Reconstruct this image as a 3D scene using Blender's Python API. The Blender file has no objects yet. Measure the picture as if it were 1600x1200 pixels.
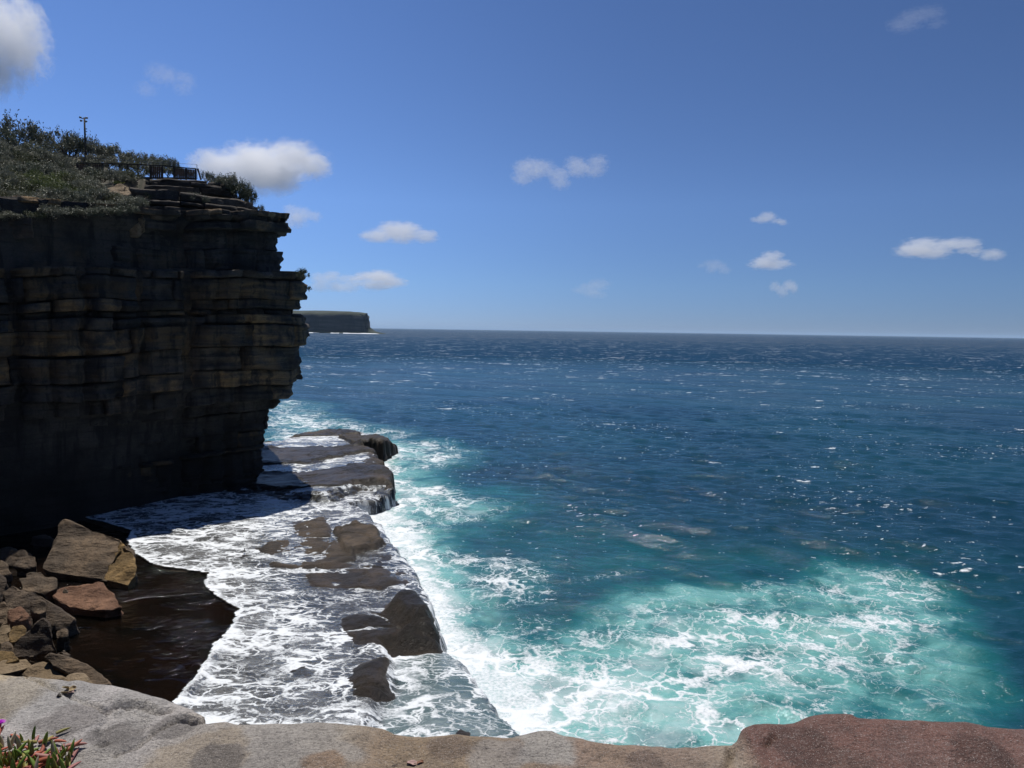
import bpy, bmesh, math, random
import numpy as np
from mathutils import Vector, Matrix

random.seed(7)
RNG = np.random.default_rng(7)
scene = bpy.context.scene
COL = scene.collection
R = math.radians

# ------------------------------------------------------------------ camera
EYE = 20.0
F_PX, PW, PH = 1180.0, 1600.0, 1200.0
PITCH, ROLL = math.atan(84.3 / 1180.0), R(0.86)
_F = Vector((0, math.cos(PITCH), -math.sin(PITCH)))
_R0 = Vector((1, 0, 0))
_U0 = Vector((0, math.sin(PITCH), math.cos(PITCH)))
_R = _R0 * math.cos(ROLL) + _U0 * math.sin(ROLL)
_U = _U0 * math.cos(ROLL) - _R0 * math.sin(ROLL)
cam_d = bpy.data.cameras.new("camera")
cam = bpy.data.objects.new("camera", cam_d)
COL.objects.link(cam)
cam_d.sensor_width = 36.0
cam_d.lens = F_PX / PW * 36.0
cam_d.clip_start = 0.05
cam_d.clip_end = 120000.0
cam.matrix_world = Matrix(((_R.x, _U.x, -_F.x, 0), (_R.y, _U.y, -_F.y, 0), (_R.z, _U.z, -_F.z, EYE), (0, 0, 0, 1)))
scene.camera = cam

# ------------------------------------------------------------------ light
SUN_AZ, SUN_EL = R(-18.0), R(70.0)          # azimuth from +Y towards +X
world = bpy.data.worlds.new("World")
scene.world = world
world.use_nodes = True
wn = world.node_tree
bg = wn.nodes["Background"]
sky = wn.nodes.new("ShaderNodeTexSky")
sky.sky_type = 'NISHITA'
sky.sun_disc = False
sky.sun_elevation = SUN_EL
sky.sun_rotation = SUN_AZ
sky.altitude = 0.0
sky.air_density = 0.5
sky.dust_density = 0.0
sky.ozone_density = 10.0
# a clear maritime sky: paler and brighter on the sunward side, less glaring at the horizon
_tc = wn.nodes.new("ShaderNodeTexCoord")
_dot = wn.nodes.new("ShaderNodeVectorMath"); _dot.operation = 'DOT_PRODUCT'
_dot.inputs[1].default_value = (-0.8, 0.6, 0.0)
wn.links.new(_tc.outputs["Generated"], _dot.inputs[0])
_side = wn.nodes.new("ShaderNodeMapRange"); _side.interpolation_type = 'SMOOTHSTEP'
for _i, _v in enumerate((-0.35, 1.1, 0.78, 1.22)): _side.inputs[_i + 1].default_value = _v
wn.links.new(_dot.outputs["Value"], _side.inputs[0])
_sep = wn.nodes.new("ShaderNodeSeparateXYZ")
wn.links.new(_tc.outputs["Generated"], _sep.inputs[0])
_ramp = wn.nodes.new("ShaderNodeValToRGB")
wn.links.new(_sep.outputs[2], _ramp.inputs[0])
_el = _ramp.color_ramp.elements
_el[0].position, _el[0].color = 0.0, (0.49, 0.47, 0.56, 1)
_el[1].position, _el[1].color = 0.42, (1.12, 1.08, 1.10, 1)
for _p, _c in ((0.06, (0.74, 0.72, 0.73, 1)), (0.16, (1.06, 1.0, 0.98, 1))):
    _e = _el.new(_p); _e.color = _c
_m1 = wn.nodes.new("ShaderNodeVectorMath"); _m1.operation = 'MULTIPLY'
wn.links.new(sky.outputs[0], _m1.inputs[0]); wn.links.new(_ramp.outputs[0], _m1.inputs[1])
_glow = wn.nodes.new("ShaderNodeMapRange"); _glow.interpolation_type = 'SMOOTHSTEP'
for _i, _v in enumerate((0.4, 1.1, 1.0, 1.38)): _glow.inputs[_i + 1].default_value = _v
wn.links.new(_dot.outputs["Value"], _glow.inputs[0])
_sg = wn.nodes.new("ShaderNodeMath"); _sg.operation = 'MULTIPLY'
wn.links.new(_side.outputs[0], _sg.inputs[0]); wn.links.new(_glow.outputs[0], _sg.inputs[1])
_m2 = wn.nodes.new("ShaderNodeVectorMath"); _m2.operation = 'SCALE'
wn.links.new(_m1.outputs[0], _m2.inputs[0]); wn.links.new(_sg.outputs[0], _m2.inputs["Scale"])
wn.links.new(_m2.outputs[0], bg.inputs[0])
bg.inputs[1].default_value = 0.105
sun_d = bpy.data.lights.new("sun", 'SUN')
sun_d.energy = 4.8
sun_d.angle = R(0.53)
sun_d.color = (1.0, 0.965, 0.91)
sun = bpy.data.objects.new("sun", sun_d)
COL.objects.link(sun)
sdir = Vector((math.sin(SUN_AZ) * math.cos(SUN_EL), math.cos(SUN_AZ) * math.cos(SUN_EL), math.sin(SUN_EL)))
sun.rotation_euler = (-sdir).to_track_quat('-Z', 'Y').to_euler()
vs = scene.view_settings
vs.view_transform = 'Standard'
vs.look = 'None'
vs.exposure = 0.0
vs.gamma = 1.0
vs.use_curve_mapping = False
scene.cycles.use_denoising = True
scene.cycles.max_bounces = 32
scene.cycles.diffuse_bounces = 3
scene.cycles.glossy_bounces = 4
scene.cycles.transmission_bounces = 4
scene.cycles.transparent_max_bounces = 12
scene.cycles.volume_bounces = 28
scene.cycles.sample_clamp_indirect = 4.0
scene.cycles.sample_clamp_direct = 0.0
scene.cycles.caustics_reflective = False
scene.cycles.caustics_refractive = False


def at(px, py, z=None, Y=None):
    """the place seen at a pixel of the photograph, on the level z or at the distance Y"""
    d = _F + _R * ((px - PW / 2) / F_PX) - _U * ((py - PH / 2) / F_PX)
    t = (z - EYE) / d.z if z is not None else Y / d.y
    return Vector((d.x * t, d.y * t, EYE + d.z * t))


def atl(pts, z):
    return np.array([tuple(at(a, b, z=z))[:2] for a, b in pts])


# ------------------------------------------------------------------ noise
def _hash(ix, iy, iz, seed):
    h = (ix * 374761393 + iy * 668265263 + iz * 2147483647 + seed * 1274126177) & 0xFFFFFFFF
    h = ((h ^ (h >> 13)) * 1274126177) & 0xFFFFFFFF
    h = ((h ^ (h >> 16)) * 2246822519) & 0xFFFFFFFF
    h = h ^ (h >> 15)
    return (h & 0xFFFFFF).astype(np.float64) / float(0xFFFFFF)


def noise(x, y, z=0.0, seed=0):
    x, y, z = np.broadcast_arrays(np.asarray(x, float), np.asarray(y, float), np.asarray(z, float))
    ix, iy, iz = np.floor(x).astype(np.int64), np.floor(y).astype(np.int64), np.floor(z).astype(np.int64)
    fx, fy, fz = x - ix, y - iy, z - iz
    u, v, w = [f * f * f * (f * (f * 6 - 15) + 10) for f in (fx, fy, fz)]
    r = 0
    for dz in (0, 1):
        wz = w if dz else 1 - w
        for dy in (0, 1):
            wy = v if dy else 1 - v
            for dx in (0, 1):
                wx = u if dx else 1 - u
                r = r + _hash(ix + dx, iy + dy, iz + dz, seed) * wx * wy * wz
    return r * 2 - 1


def fbm(x, y, z=0.0, octaves=4, seed=0, gain=0.5):
    r, a, tot = 0, 1.0, 0
    x, y, z = np.asarray(x, float), np.asarray(y, float), np.asarray(z, float)
    for o in range(octaves):
        r = r + a * noise(x, y, z, seed + o * 17)
        tot += a
        a *= gain
        x, y, z = x * 1.62 - y * 1.21 + 3.1, x * 1.21 + y * 1.62 - 7.7, z * 2.02 + 1.3
    return r / tot


def sstep(a, b, x):
    t = np.clip((np.asarray(x, float) - a) / (b - a), 0, 1)
    return t * t * (3 - 2 * t)


def poly_sdf(x, y, P):
    """distance to a closed polygon, positive inside"""
    P = np.asarray(P)
    d = np.full(x.shape, 1e18)
    ins = np.zeros(x.shape, bool)
    n = len(P)
    for i in range(n):
        ax, ay = P[i]
        bx, by = P[(i + 1) % n]
        ex, ey = bx - ax, by - ay
        wx, wy = x - ax, y - ay
        t = np.clip((wx * ex + wy * ey) / (ex * ex + ey * ey + 1e-12), 0, 1)
        d = np.minimum(d, (wx - ex * t) ** 2 + (wy - ey * t) ** 2)
        if abs(by - ay) > 1e-12:
            c = ((ay > y) != (by > y)) & (x < ex * (y - ay) / (by - ay) + ax)
            ins ^= c
    d = np.sqrt(d)
    return np.where(ins, d, -d)


def line_dist(x, y, P):
    d = np.full(x.shape, 1e18)
    for i in range(len(P) - 1):
        ax, ay = P[i]
        bx, by = P[i + 1]
        ex, ey = bx - ax, by - ay
        wx, wy = x - ax, y - ay
        t = np.clip((wx * ex + wy * ey) / (ex * ex + ey * ey + 1e-12), 0, 1)
        d = np.minimum(d, (wx - ex * t) ** 2 + (wy - ey * t) ** 2)
    return np.sqrt(d)


# ------------------------------------------------------------------ mesh helpers
def mesh_np(name, V, faces, mat=None, smooth=True, attrs=None, colors=None):
    """faces: list of (n,k) index arrays"""
    me = bpy.data.meshes.new(name)
    V = np.asarray(V, np.float32)
    faces = [np.asarray(f, np.int32) for f in faces if len(f)]
    me.vertices.add(len(V))
    me.vertices.foreach_set("co", V.ravel())
    li = np.concatenate([f.ravel() for f in faces])
    tot = np.concatenate([np.full(len(f), f.shape[1], np.int32) for f in faces])
    st = np.concatenate([[0], np.cumsum(tot)[:-1]]).astype(np.int32)
    me.loops.add(len(li))
    me.loops.foreach_set("vertex_index", li)
    me.polygons.add(len(tot))
    me.polygons.foreach_set("loop_start", st)
    me.polygons.foreach_set("use_smooth", np.full(len(tot), bool(smooth)))
    for k, a in (attrs or {}).items():
        me.attributes.new(k, 'FLOAT', 'POINT').data.foreach_set("value", np.asarray(a, np.float32).ravel())
    for k, a in (colors or {}).items():
        me.attributes.new(k, 'FLOAT_COLOR', 'POINT').data.foreach_set("color", np.asarray(a, np.float32).ravel())
    me.update(calc_edges=True)
    if mat:
        me.materials.append(mat)
    return me


def link(name, me, parent=None, **props):
    o = bpy.data.objects.new(name, me)
    COL.objects.link(o)
    if parent is not None:
        o.parent = parent
    for k, v in props.items():
        o[k] = v
    return o


def grid_faces(nr, nc, keep=None):
    i = np.arange(nr - 1)[:, None] * nc + np.arange(nc - 1)[None, :]
    q = np.stack([i, i + 1, i + nc + 1, i + nc], -1).reshape(-1, 4)
    if keep is not None:
        q = q[keep.ravel()[q].any(1)]
    return q


def compact(V, faces, arrs):
    used = np.unique(np.concatenate([f.ravel() for f in faces]))
    m = np.full(len(V), -1, np.int64)
    m[used] = np.arange(len(used))
    return V[used], [m[f] for f in faces], [a[used] for a in arrs]


class Geo:
    """collects simple shapes into one mesh"""
    def __init__(s):
        s.v, s.f3, s.f4, s.n = [], [], [], 0

    def add(s, V, f3=(), f4=()):
        s.v.append(np.asarray(V, float))
        if len(f3): s.f3.append(np.asarray(f3) + s.n)
        if len(f4): s.f4.append(np.asarray(f4) + s.n)
        s.n += len(V)

    def tube(s, pts, rad, n=6, cap=True):
        pts = [Vector(p) for p in pts]
        rad = rad if hasattr(rad, '__len__') else [rad] * len(pts)
        V = []
        for i, p in enumerate(pts):
            t = (pts[min(i + 1, len(pts) - 1)] - pts[max(i - 1, 0)]).normalized()
            a = t.cross(Vector((0.13, 0.3, 1)) if abs(t.z) < .95 else Vector((1, 0.1, 0))).normalized()
            b = t.cross(a)
            for k in range(n):
                w = 2 * math.pi * k / n
                V.append(p + (a * math.cos(w) + b * math.sin(w)) * rad[i])
        f4 = [(i * n + k, i * n + (k + 1) % n, (i + 1) * n + (k + 1) % n, (i + 1) * n + k)
              for i in range(len(pts) - 1) for k in range(n)]
        f3 = []
        if cap:
            V += [pts[0], pts[-1]]
            a, b, m = len(V) - 2, len(V) - 1, (len(pts) - 1) * n
            f3 = [(a, (k + 1) % n, k) for k in range(n)] + [(b, m + k, m + (k + 1) % n) for k in range(n)]
        s.add([tuple(v) for v in V], f3, f4)

    def box(s, p, q, w, h, up=(0, 0, 1)):
        """bar from p to q with a w x h section"""
        p, q = Vector(p), Vector(q)
        t = (q - p).normalized()
        u = Vector(up)
        if abs(t.dot(u)) > .98: u = Vector((0, 1, 0))
        a = t.cross(u).normalized() * (w / 2)
        b = a.cross(t).normalized() * (h / 2)
        V = [p - a - b, p + a - b, p + a + b, p - a + b, q - a - b, q + a - b, q + a + b, q - a + b]
        s.add([tuple(v) for v in V], (), [(0, 1, 2, 3), (7, 6, 5, 4), (0, 4, 5, 1), (1, 5, 6, 2), (2, 6, 7, 3), (3, 7, 4, 0)])

    def mesh(s, name, mat, smooth=False):
        fs = []
        if s.f3: fs.append(np.concatenate(s.f3))
        if s.f4: fs.append(np.concatenate(s.f4))
        return mesh_np(name, np.concatenate(s.v), fs, mat, smooth)


# ------------------------------------------------------------------ shader helpers
def sock(nt, v, inp):
    if isinstance(v, bpy.types.NodeSocket):
        nt.links.new(v, inp)
    else:
        inp.default_value = v


def nd(nt, typ, ins=None, **props):
    n = nt.nodes.new("ShaderNode" + typ)
    for k, v in props.items():
        setattr(n, k, v)
    for k, v in (ins or {}).items():
        sock(nt, v, n.inputs[k])
    return n


def M(nt, op, a, b=0.0, c=None, clamp=False):
    n = nd(nt, "Math", {0: a, 1: b}, operation=op, use_clamp=clamp)
    if c is not None: sock(nt, c, n.inputs[2])
    return n.outputs[0]


def VM(nt, op, a, b=(0, 0, 0)):
    return nd(nt, "VectorMath", {0: a, 1: b}, operation=op).outputs[0]


def MIX(nt, fac, a, b, mode='MIX'):
    n = nt.nodes.new("ShaderNodeMix")
    n.data_type = 'RGBA'
    n.blend_type = mode
    sock(nt, fac, n.inputs[0])
    for v, i in ((a, 6), (b, 7)):
        if not isinstance(v, bpy.types.NodeSocket) and len(v) == 3: v = (*v, 1)
        sock(nt, v, n.inputs[i])
    return n.outputs[2]


def NOISE(nt, vec, scale, detail=4.0, rough=0.55, dist=0.0, dims='3D'):
    n = nd(nt, "TexNoise", {"Vector": vec, "Scale": scale, "Detail": detail, "Roughness": rough, "Distortion": dist}, noise_dimensions=dims)
    return n


def MR(nt, v, a, b, c=0.0, d=1.0, smooth=True):
    n = nd(nt, "MapRange", {0: v, 1: a, 2: b, 3: c, 4: d}, interpolation_type='SMOOTHSTEP' if smooth else 'LINEAR')
    return n.outputs[0]


def ATTR(nt, name):
    return nd(nt, "Attribute", attribute_name=name)


def material(name):
    m = bpy.data.materials.new(name)
    m.use_nodes = True
    nt = m.node_tree
    return m, nt, nt.nodes["Principled BSDF"], nt.nodes["Material Output"]


def POS(nt):
    return nd(nt, "NewGeometry").outputs["Position"]


def SCALE(nt, v, s):
    return VM(nt, 'MULTIPLY', v, s)


def BUMP(nt, h, strength, dist, normal=None):
    n = nd(nt, "Bump", {"Height": h, "Strength": strength, "Distance": dist})
    if normal is not None: nt.links.new(normal, n.inputs["Normal"])
    return n.outputs[0]


# ------------------------------------------------------------------ materials
def foam_mask(nt, P, foam, s1, s2, stretch=(1, 1, 1), warp=1.0, net=.8, milky=.3):
    """white filaments and lacework whose veins thicken with the foam density"""
    Ps = SCALE(nt, P, stretch)
    w1 = VM(nt, 'SUBTRACT', NOISE(nt, Ps, s1 * 0.7, 3).outputs["Color"], (.5, .5, .5))
    w2 = VM(nt, 'SUBTRACT', NOISE(nt, Ps, s1 * 2.6, 4, .6).outputs["Color"], (.5, .5, .5))
    Q = VM(nt, 'ADD', VM(nt, 'ADD', Ps, SCALE(nt, w1, (warp * 2.4 / s1,) * 3)), SCALE(nt, w2, (warp * .55 / s1,) * 3))
    Q2 = VM(nt, 'ADD', Ps, SCALE(nt, w2, (warp * .7 / s1,) * 3))
    brk = NOISE(nt, Ps, s1 * .5, 4, .6).outputs["Fac"]
    dens = M(nt, 'MULTIPLY', foam, MR(nt, brk, .3, .68, .3, 1.5))
    n1 = NOISE(nt, Q, s1 * .55, 2, .5).outputs["Fac"]
    r1 = M(nt, 'ABSOLUTE', M(nt, 'SUBTRACT', n1, .5))
    l1 = M(nt, 'SUBTRACT', 1.0, M(nt, 'DIVIDE', r1, M(nt, 'ADD', M(nt, 'MULTIPLY', dens, .085), .004)), clamp=True)
    v2 = nd(nt, "TexVoronoi", {"Vector": Q2, "Scale": s2}, feature='DISTANCE_TO_EDGE', voronoi_dimensions='2D').outputs["Distance"]
    v3 = nd(nt, "TexVoronoi", {"Vector": Q, "Scale": s2 * .45}, feature='DISTANCE_TO_EDGE', voronoi_dimensions='2D').outputs["Distance"]
    m2 = NOISE(nt, Ps, s1 * 1.1, 3, .6).outputs["Fac"]
    l2 = M(nt, 'SUBTRACT', 1.0, M(nt, 'DIVIDE', v2, M(nt, 'ADD', M(nt, 'MULTIPLY', M(nt, 'MULTIPLY', dens, MR(nt, m2, .42, .66)), .30), .002)), clamp=True)
    l3 = M(nt, 'SUBTRACT', 1.0, M(nt, 'DIVIDE', v3, M(nt, 'ADD', M(nt, 'MULTIPLY', dens, .15), .002)), clamp=True)
    fine = NOISE(nt, Ps, s1 * 11, 5, .72).outputs["Fac"]
    lines = M(nt, 'MAXIMUM', l1, M(nt, 'MAXIMUM', M(nt, 'MULTIPLY', l2, .8), M(nt, 'MULTIPLY', l3, net)))
    lines = M(nt, 'MULTIPLY', MR(nt, lines, .05, .8), MR(nt, M(nt, 'ADD', fine, M(nt, 'MULTIPLY', dens, .42)), .48, .82, .08, 1.0))
    lines = M(nt, 'MULTIPLY', lines, MR(nt, foam, .03, .35))
    big = NOISE(nt, Q, s1 * 1.3, 7, .7).outputs["Fac"]
    solid = MR(nt, M(nt, 'SUBTRACT', big, M(nt, 'SUBTRACT', .97, M(nt, 'MULTIPLY', foam, .62))), .0, .22)
    solid = M(nt, 'MULTIPLY', solid, MR(nt, fine, .28, .62, .35, 1.0))
    milk = M(nt, 'MULTIPLY', MR(nt, M(nt, 'SUBTRACT', NOISE(nt, Q, s1 * .8, 6, .62).outputs["Fac"], M(nt, 'SUBTRACT', .76, M(nt, 'MULTIPLY', foam, .58))), 0, .3), milky)
    return M(nt, 'MAXIMUM', M(nt, 'MAXIMUM', lines, solid), milk)


def white_foam(nt, mask=None):
    P = POS(nt)
    h = M(nt, 'ADD', NOISE(nt, P, 3.2, 5, .7).outputs["Fac"], M(nt, 'MULTIPLY', NOISE(nt, P, 13, 3, .7).outputs["Fac"], .3))
    if mask is not None: h = M(nt, 'ADD', M(nt, 'MULTIPLY', mask, .5), h)
    n = nd(nt, "BsdfPrincipled", {"Base Color": (.74, .765, .78, 1), "Roughness": .75, "Normal": BUMP(nt, h, .8, .14)})
    return n.outputs[0]


def mat_sea():
    m, nt, bsdf, out = material("sea_water")
    P = POS(nt)
    foam = ATTR(nt, "foam").outputs["Fac"]
    aer = ATTR(nt, "aer").outputs["Fac"]
    far = ATTR(nt, "far").outputs["Fac"]
    var = NOISE(nt, SCALE(nt, P, (1, 1, 0)), .02, 4).outputs["Fac"]
    deep = MIX(nt, MR(nt, var, .35, .65), (.0042, .031, .050), (.0055, .044, .063))
    swirl = NOISE(nt, SCALE(nt, P, (1, 1, 0)), .22, 5, .6, .8).outputs["Fac"]
    a2 = M(nt, 'MULTIPLY', aer, MR(nt, swirl, .25, .7, .55, 1.15), clamp=True)
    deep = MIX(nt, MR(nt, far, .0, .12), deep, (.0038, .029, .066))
    c = MIX(nt, MR(nt, a2, 0.0, .5), deep, (.012, .105, .115))
    c = MIX(nt, MR(nt, a2, .4, 1.0), c, (.15, .37, .345))
    Pr = VM(nt, 'MULTIPLY', P, (1, 1, 0))
    st = nd(nt, "Mapping", {"Vector": Pr, "Rotation": (0, 0, R(30)), "Scale": (.55, 1.0, 1)}).outputs[0]
    n1 = NOISE(nt, st, .62, 6, .68, .3).outputs["Fac"]
    n2 = NOISE(nt, st, 2.3, 4, .6, .2).outputs["Fac"]
    h = M(nt, 'ADD', M(nt, 'MULTIPLY', n1, 1.0), M(nt, 'MULTIPLY', n2, .24))
    b = BUMP(nt, h, 1.0, .31)
    mask = foam_mask(nt, SCALE(nt, P, (1, 1, 0)), foam, .42, 1.25)
    # whitecaps: rare short streaks along the crests
    cp = nd(nt, "Mapping", {"Vector": Pr, "Rotation": (0, 0, R(30)), "Scale": (.42, 1.0, 1)}).outputs[0]
    g2 = NOISE(nt, Pr, .035, 4, .6).outputs["Fac"]
    calm = ATTR(nt, "calm").outputs["Fac"]
    fray = MR(nt, NOISE(nt, Pr, 2.6, 4, .75).outputs["Fac"], .36, .56)
    g1 = NOISE(nt, cp, .42, 4, .55).outputs["Fac"]
    cap = MR(nt, M(nt, 'SUBTRACT', M(nt, 'ADD', g1, M(nt, 'MULTIPLY', g2, .42)), calm), .86, .885)
    g3 = NOISE(nt, SCALE(nt, cp, (.8, 1, 1)), .16, 4, .6).outputs["Fac"]
    cap2 = M(nt, 'MULTIPLY', MR(nt, M(nt, 'ADD', g3, M(nt, 'MULTIPLY', g2, .4)), .87, .89), M(nt, 'MULTIPLY', MR(nt, far, .03, .25), MR(nt, far, 1.0, .8, .25, 1)))
    g4 = NOISE(nt, SCALE(nt, cp, (1.5, 1, 1)), 1.4, 4, .65).outputs["Fac"]
    cap3 = M(nt, 'MULTIPLY', MR(nt, M(nt, 'ADD', g4, M(nt, 'MULTIPLY', g2, .35)), .835, .86), .85)
    cap = M(nt, 'MULTIPLY', M(nt, 'MAXIMUM', M(nt, 'MAXIMUM', cap, cap2), cap3), fray)
    mask = M(nt, 'MAXIMUM', mask, cap)
    nt.nodes.remove(bsdf)
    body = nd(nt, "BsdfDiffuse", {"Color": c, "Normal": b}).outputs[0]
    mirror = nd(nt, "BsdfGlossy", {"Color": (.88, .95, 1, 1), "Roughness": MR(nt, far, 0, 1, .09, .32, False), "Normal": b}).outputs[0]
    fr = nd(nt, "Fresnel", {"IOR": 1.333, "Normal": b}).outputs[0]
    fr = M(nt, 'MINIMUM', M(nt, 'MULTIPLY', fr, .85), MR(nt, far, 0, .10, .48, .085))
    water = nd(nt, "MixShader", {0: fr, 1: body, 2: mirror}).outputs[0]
    mx = nd(nt, "MixShader", {0: mask, 1: water, 2: white_foam(nt, mask)})
    nt.links.new(mx.outputs[0], out.inputs[0])
    return m


def mat_wash():
    m, nt, bsdf, out = material("wash_water")
    P = SCALE(nt, POS(nt), (1, 1, 0))
    foam = ATTR(nt, "foam").outputs["Fac"]
    deep = ATTR(nt, "deep").outputs["Fac"]
    mask = foam_mask(nt, P, foam, .8, 2.2, (.66, 1.0, 1), .9, 1.0, .12)
    n = NOISE(nt, SCALE(nt, P, (.6, 1, 1)), 3.0, 5, .65).outputs["Fac"]
    b = BUMP(nt, n, 1.0, .12)
    gl = nd(nt, "BsdfGlossy", {"Color": (.9, .95, 1, 1), "Roughness": .16, "Normal": b}).outputs[0]
    tr = nd(nt, "BsdfTransparent", {"Color": (.9, .93, .92, 1)}).outputs[0]
    df = nd(nt, "BsdfDiffuse", {"Color": (.075, .125, .125, 1)}).outputs[0]
    body = nd(nt, "MixShader", {0: M(nt, 'MULTIPLY', deep, .8), 1: tr, 2: df}).outputs[0]
    fr = nd(nt, "Fresnel", {"IOR": 1.33, "Normal": b}).outputs[0]
    film = nd(nt, "MixShader", {0: fr, 1: body, 2: gl}).outputs[0]
    mx = nd(nt, "MixShader", {0: mask, 1: film, 2: white_foam(nt, mask)}).outputs[0]
    # the ragged front of the sheet: nothing beyond it
    cut = ATTR(nt, "cut").outputs["Fac"]
    rag = M(nt, 'MULTIPLY', M(nt, 'SUBTRACT', NOISE(nt, P, 1.3, 5, .65).outputs["Fac"], .5), .9)
    gone = MR(nt, M(nt, 'ADD', cut, rag), -.02, .06)
    mx = nd(nt, "MixShader", {0: gone, 1: mx, 2: nd(nt, "BsdfTransparent").outputs[0]})
    nt.links.new(mx.outputs[0], out.inputs[0])
    return m


def mat_pool():
    m, nt, bsdf, out = material("pool_water")
    P = POS(nt)
    n = NOISE(nt, P, .35, 5, .6).outputs["Fac"]
    nt.links.new(MIX(nt, MR(nt, n, .35, .65), (.0024, .0021, .0015), (.0065, .0036, .0022)), bsdf.inputs["Base Color"])
    bsdf.inputs["Roughness"].default_value = .05
    bsdf.inputs["IOR"].default_value = 1.333
    h = M(nt, 'ADD', NOISE(nt, SCALE(nt, P, (.7, 1, 1)), 1.6, 4, .6).outputs["Fac"], M(nt, 'MULTIPLY', NOISE(nt, P, 6.5, 3).outputs["Fac"], .22))
    patchy = MR(nt, NOISE(nt, SCALE(nt, P, (.6, 1, 1)), .22, 4, .6).outputs["Fac"], .46, .62, .12, 1.0)
    nt.links.new(BUMP(nt, M(nt, 'MULTIPLY', h, patchy), 1.0, .42), bsdf.inputs["Normal"])
    return m


def mat_tidal_rock():
    m, nt, bsdf, out = material("tidal_rock")
    P = POS(nt)
    n1 = NOISE(nt, P, .45, 6, .62).outputs["Fac"]
    n2 = NOISE(nt, P, 3.5, 6, .7).outputs["Fac"]
    dry = ATTR(nt, "dry").outputs["Fac"]
    weed = ATTR(nt, "weed").outputs["Fac"]
    wet = MIX(nt, MR(nt, n1, .35, .65), (.022, .017, .013), (.068, .048, .031))
    dr = MIX(nt, MR(nt, n1, .38, .62), (.06, .046, .034), (.14, .102, .068))
    c = MIX(nt, M(nt, 'MULTIPLY', dry, MR(nt, n2, .3, .5, .45, 1)), wet, dr)
    c = MIX(nt, M(nt, 'MULTIPLY', weed, MR(nt, n2, .35, .6, .6, 1)), c, (.013, .0095, .005))
    c = MIX(nt, MR(nt, n2, .3, .7, 0, .5), c, (.02, .018, .016))
    nt.links.new(c, bsdf.inputs["Base Color"])
    nt.links.new(MR(nt, dry, 0, 1, .34, .75), bsdf.inputs["Roughness"])
    bsdf.inputs["Specular IOR Level"].default_value = .22
    h = M(nt, 'ADD', M(nt, 'MULTIPLY', n1, .6), M(nt, 'ADD', M(nt, 'MULTIPLY', n2, .45), M(nt, 'MULTIPLY', NOISE(nt, P, 14, 3, .7).outputs["Fac"], .1)))
    nt.links.new(BUMP(nt, h, 1.0, .4), bsdf.inputs["Normal"])
    return m


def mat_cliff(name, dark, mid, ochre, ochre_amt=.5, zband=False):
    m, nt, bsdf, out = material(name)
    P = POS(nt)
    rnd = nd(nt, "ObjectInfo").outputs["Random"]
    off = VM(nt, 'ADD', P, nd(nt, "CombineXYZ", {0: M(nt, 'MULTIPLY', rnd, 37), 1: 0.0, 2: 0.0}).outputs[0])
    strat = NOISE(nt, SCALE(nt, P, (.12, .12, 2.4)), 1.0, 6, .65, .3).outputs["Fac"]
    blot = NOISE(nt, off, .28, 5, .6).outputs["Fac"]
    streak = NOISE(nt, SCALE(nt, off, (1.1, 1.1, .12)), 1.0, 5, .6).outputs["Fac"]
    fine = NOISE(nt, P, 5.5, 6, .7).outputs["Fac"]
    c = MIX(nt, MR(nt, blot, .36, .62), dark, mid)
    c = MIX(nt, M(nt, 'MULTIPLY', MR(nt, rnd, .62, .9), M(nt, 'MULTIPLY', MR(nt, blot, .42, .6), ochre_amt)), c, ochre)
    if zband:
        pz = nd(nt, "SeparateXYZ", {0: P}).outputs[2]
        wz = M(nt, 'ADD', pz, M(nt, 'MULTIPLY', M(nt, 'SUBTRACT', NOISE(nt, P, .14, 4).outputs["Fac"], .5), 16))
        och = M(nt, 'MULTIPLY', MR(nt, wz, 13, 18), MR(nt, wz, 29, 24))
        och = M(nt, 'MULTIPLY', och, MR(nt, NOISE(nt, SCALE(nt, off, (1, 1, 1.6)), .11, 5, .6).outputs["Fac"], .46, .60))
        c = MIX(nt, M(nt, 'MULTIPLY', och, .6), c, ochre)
        c = MIX(nt, MR(nt, wz, 11, 4, 0, .75), c, (.012, .011, .010))   # shade at the cliff foot, painted into the colour with a ragged upper edge
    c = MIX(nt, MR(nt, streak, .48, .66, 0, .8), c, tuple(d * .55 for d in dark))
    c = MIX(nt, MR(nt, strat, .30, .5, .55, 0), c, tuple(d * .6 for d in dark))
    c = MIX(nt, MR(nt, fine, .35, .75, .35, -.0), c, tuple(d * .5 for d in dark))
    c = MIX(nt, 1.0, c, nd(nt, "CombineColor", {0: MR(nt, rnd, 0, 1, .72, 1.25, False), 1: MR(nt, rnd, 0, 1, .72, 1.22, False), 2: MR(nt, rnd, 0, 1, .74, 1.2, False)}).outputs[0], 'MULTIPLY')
    nt.links.new(c, bsdf.inputs["Base Color"])
    bsdf.inputs["Roughness"].default_value = .85
    bsdf.inputs["Specular IOR Level"].default_value = .25
    h = M(nt, 'ADD', M(nt, 'MULTIPLY', strat, .9), M(nt, 'ADD', M(nt, 'MULTIPLY', blot, .5), M(nt, 'MULTIPLY', fine, .16)))
    nt.links.new(BUMP(nt, h, 1.0, .5), bsdf.inputs["Normal"])
    return m


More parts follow.
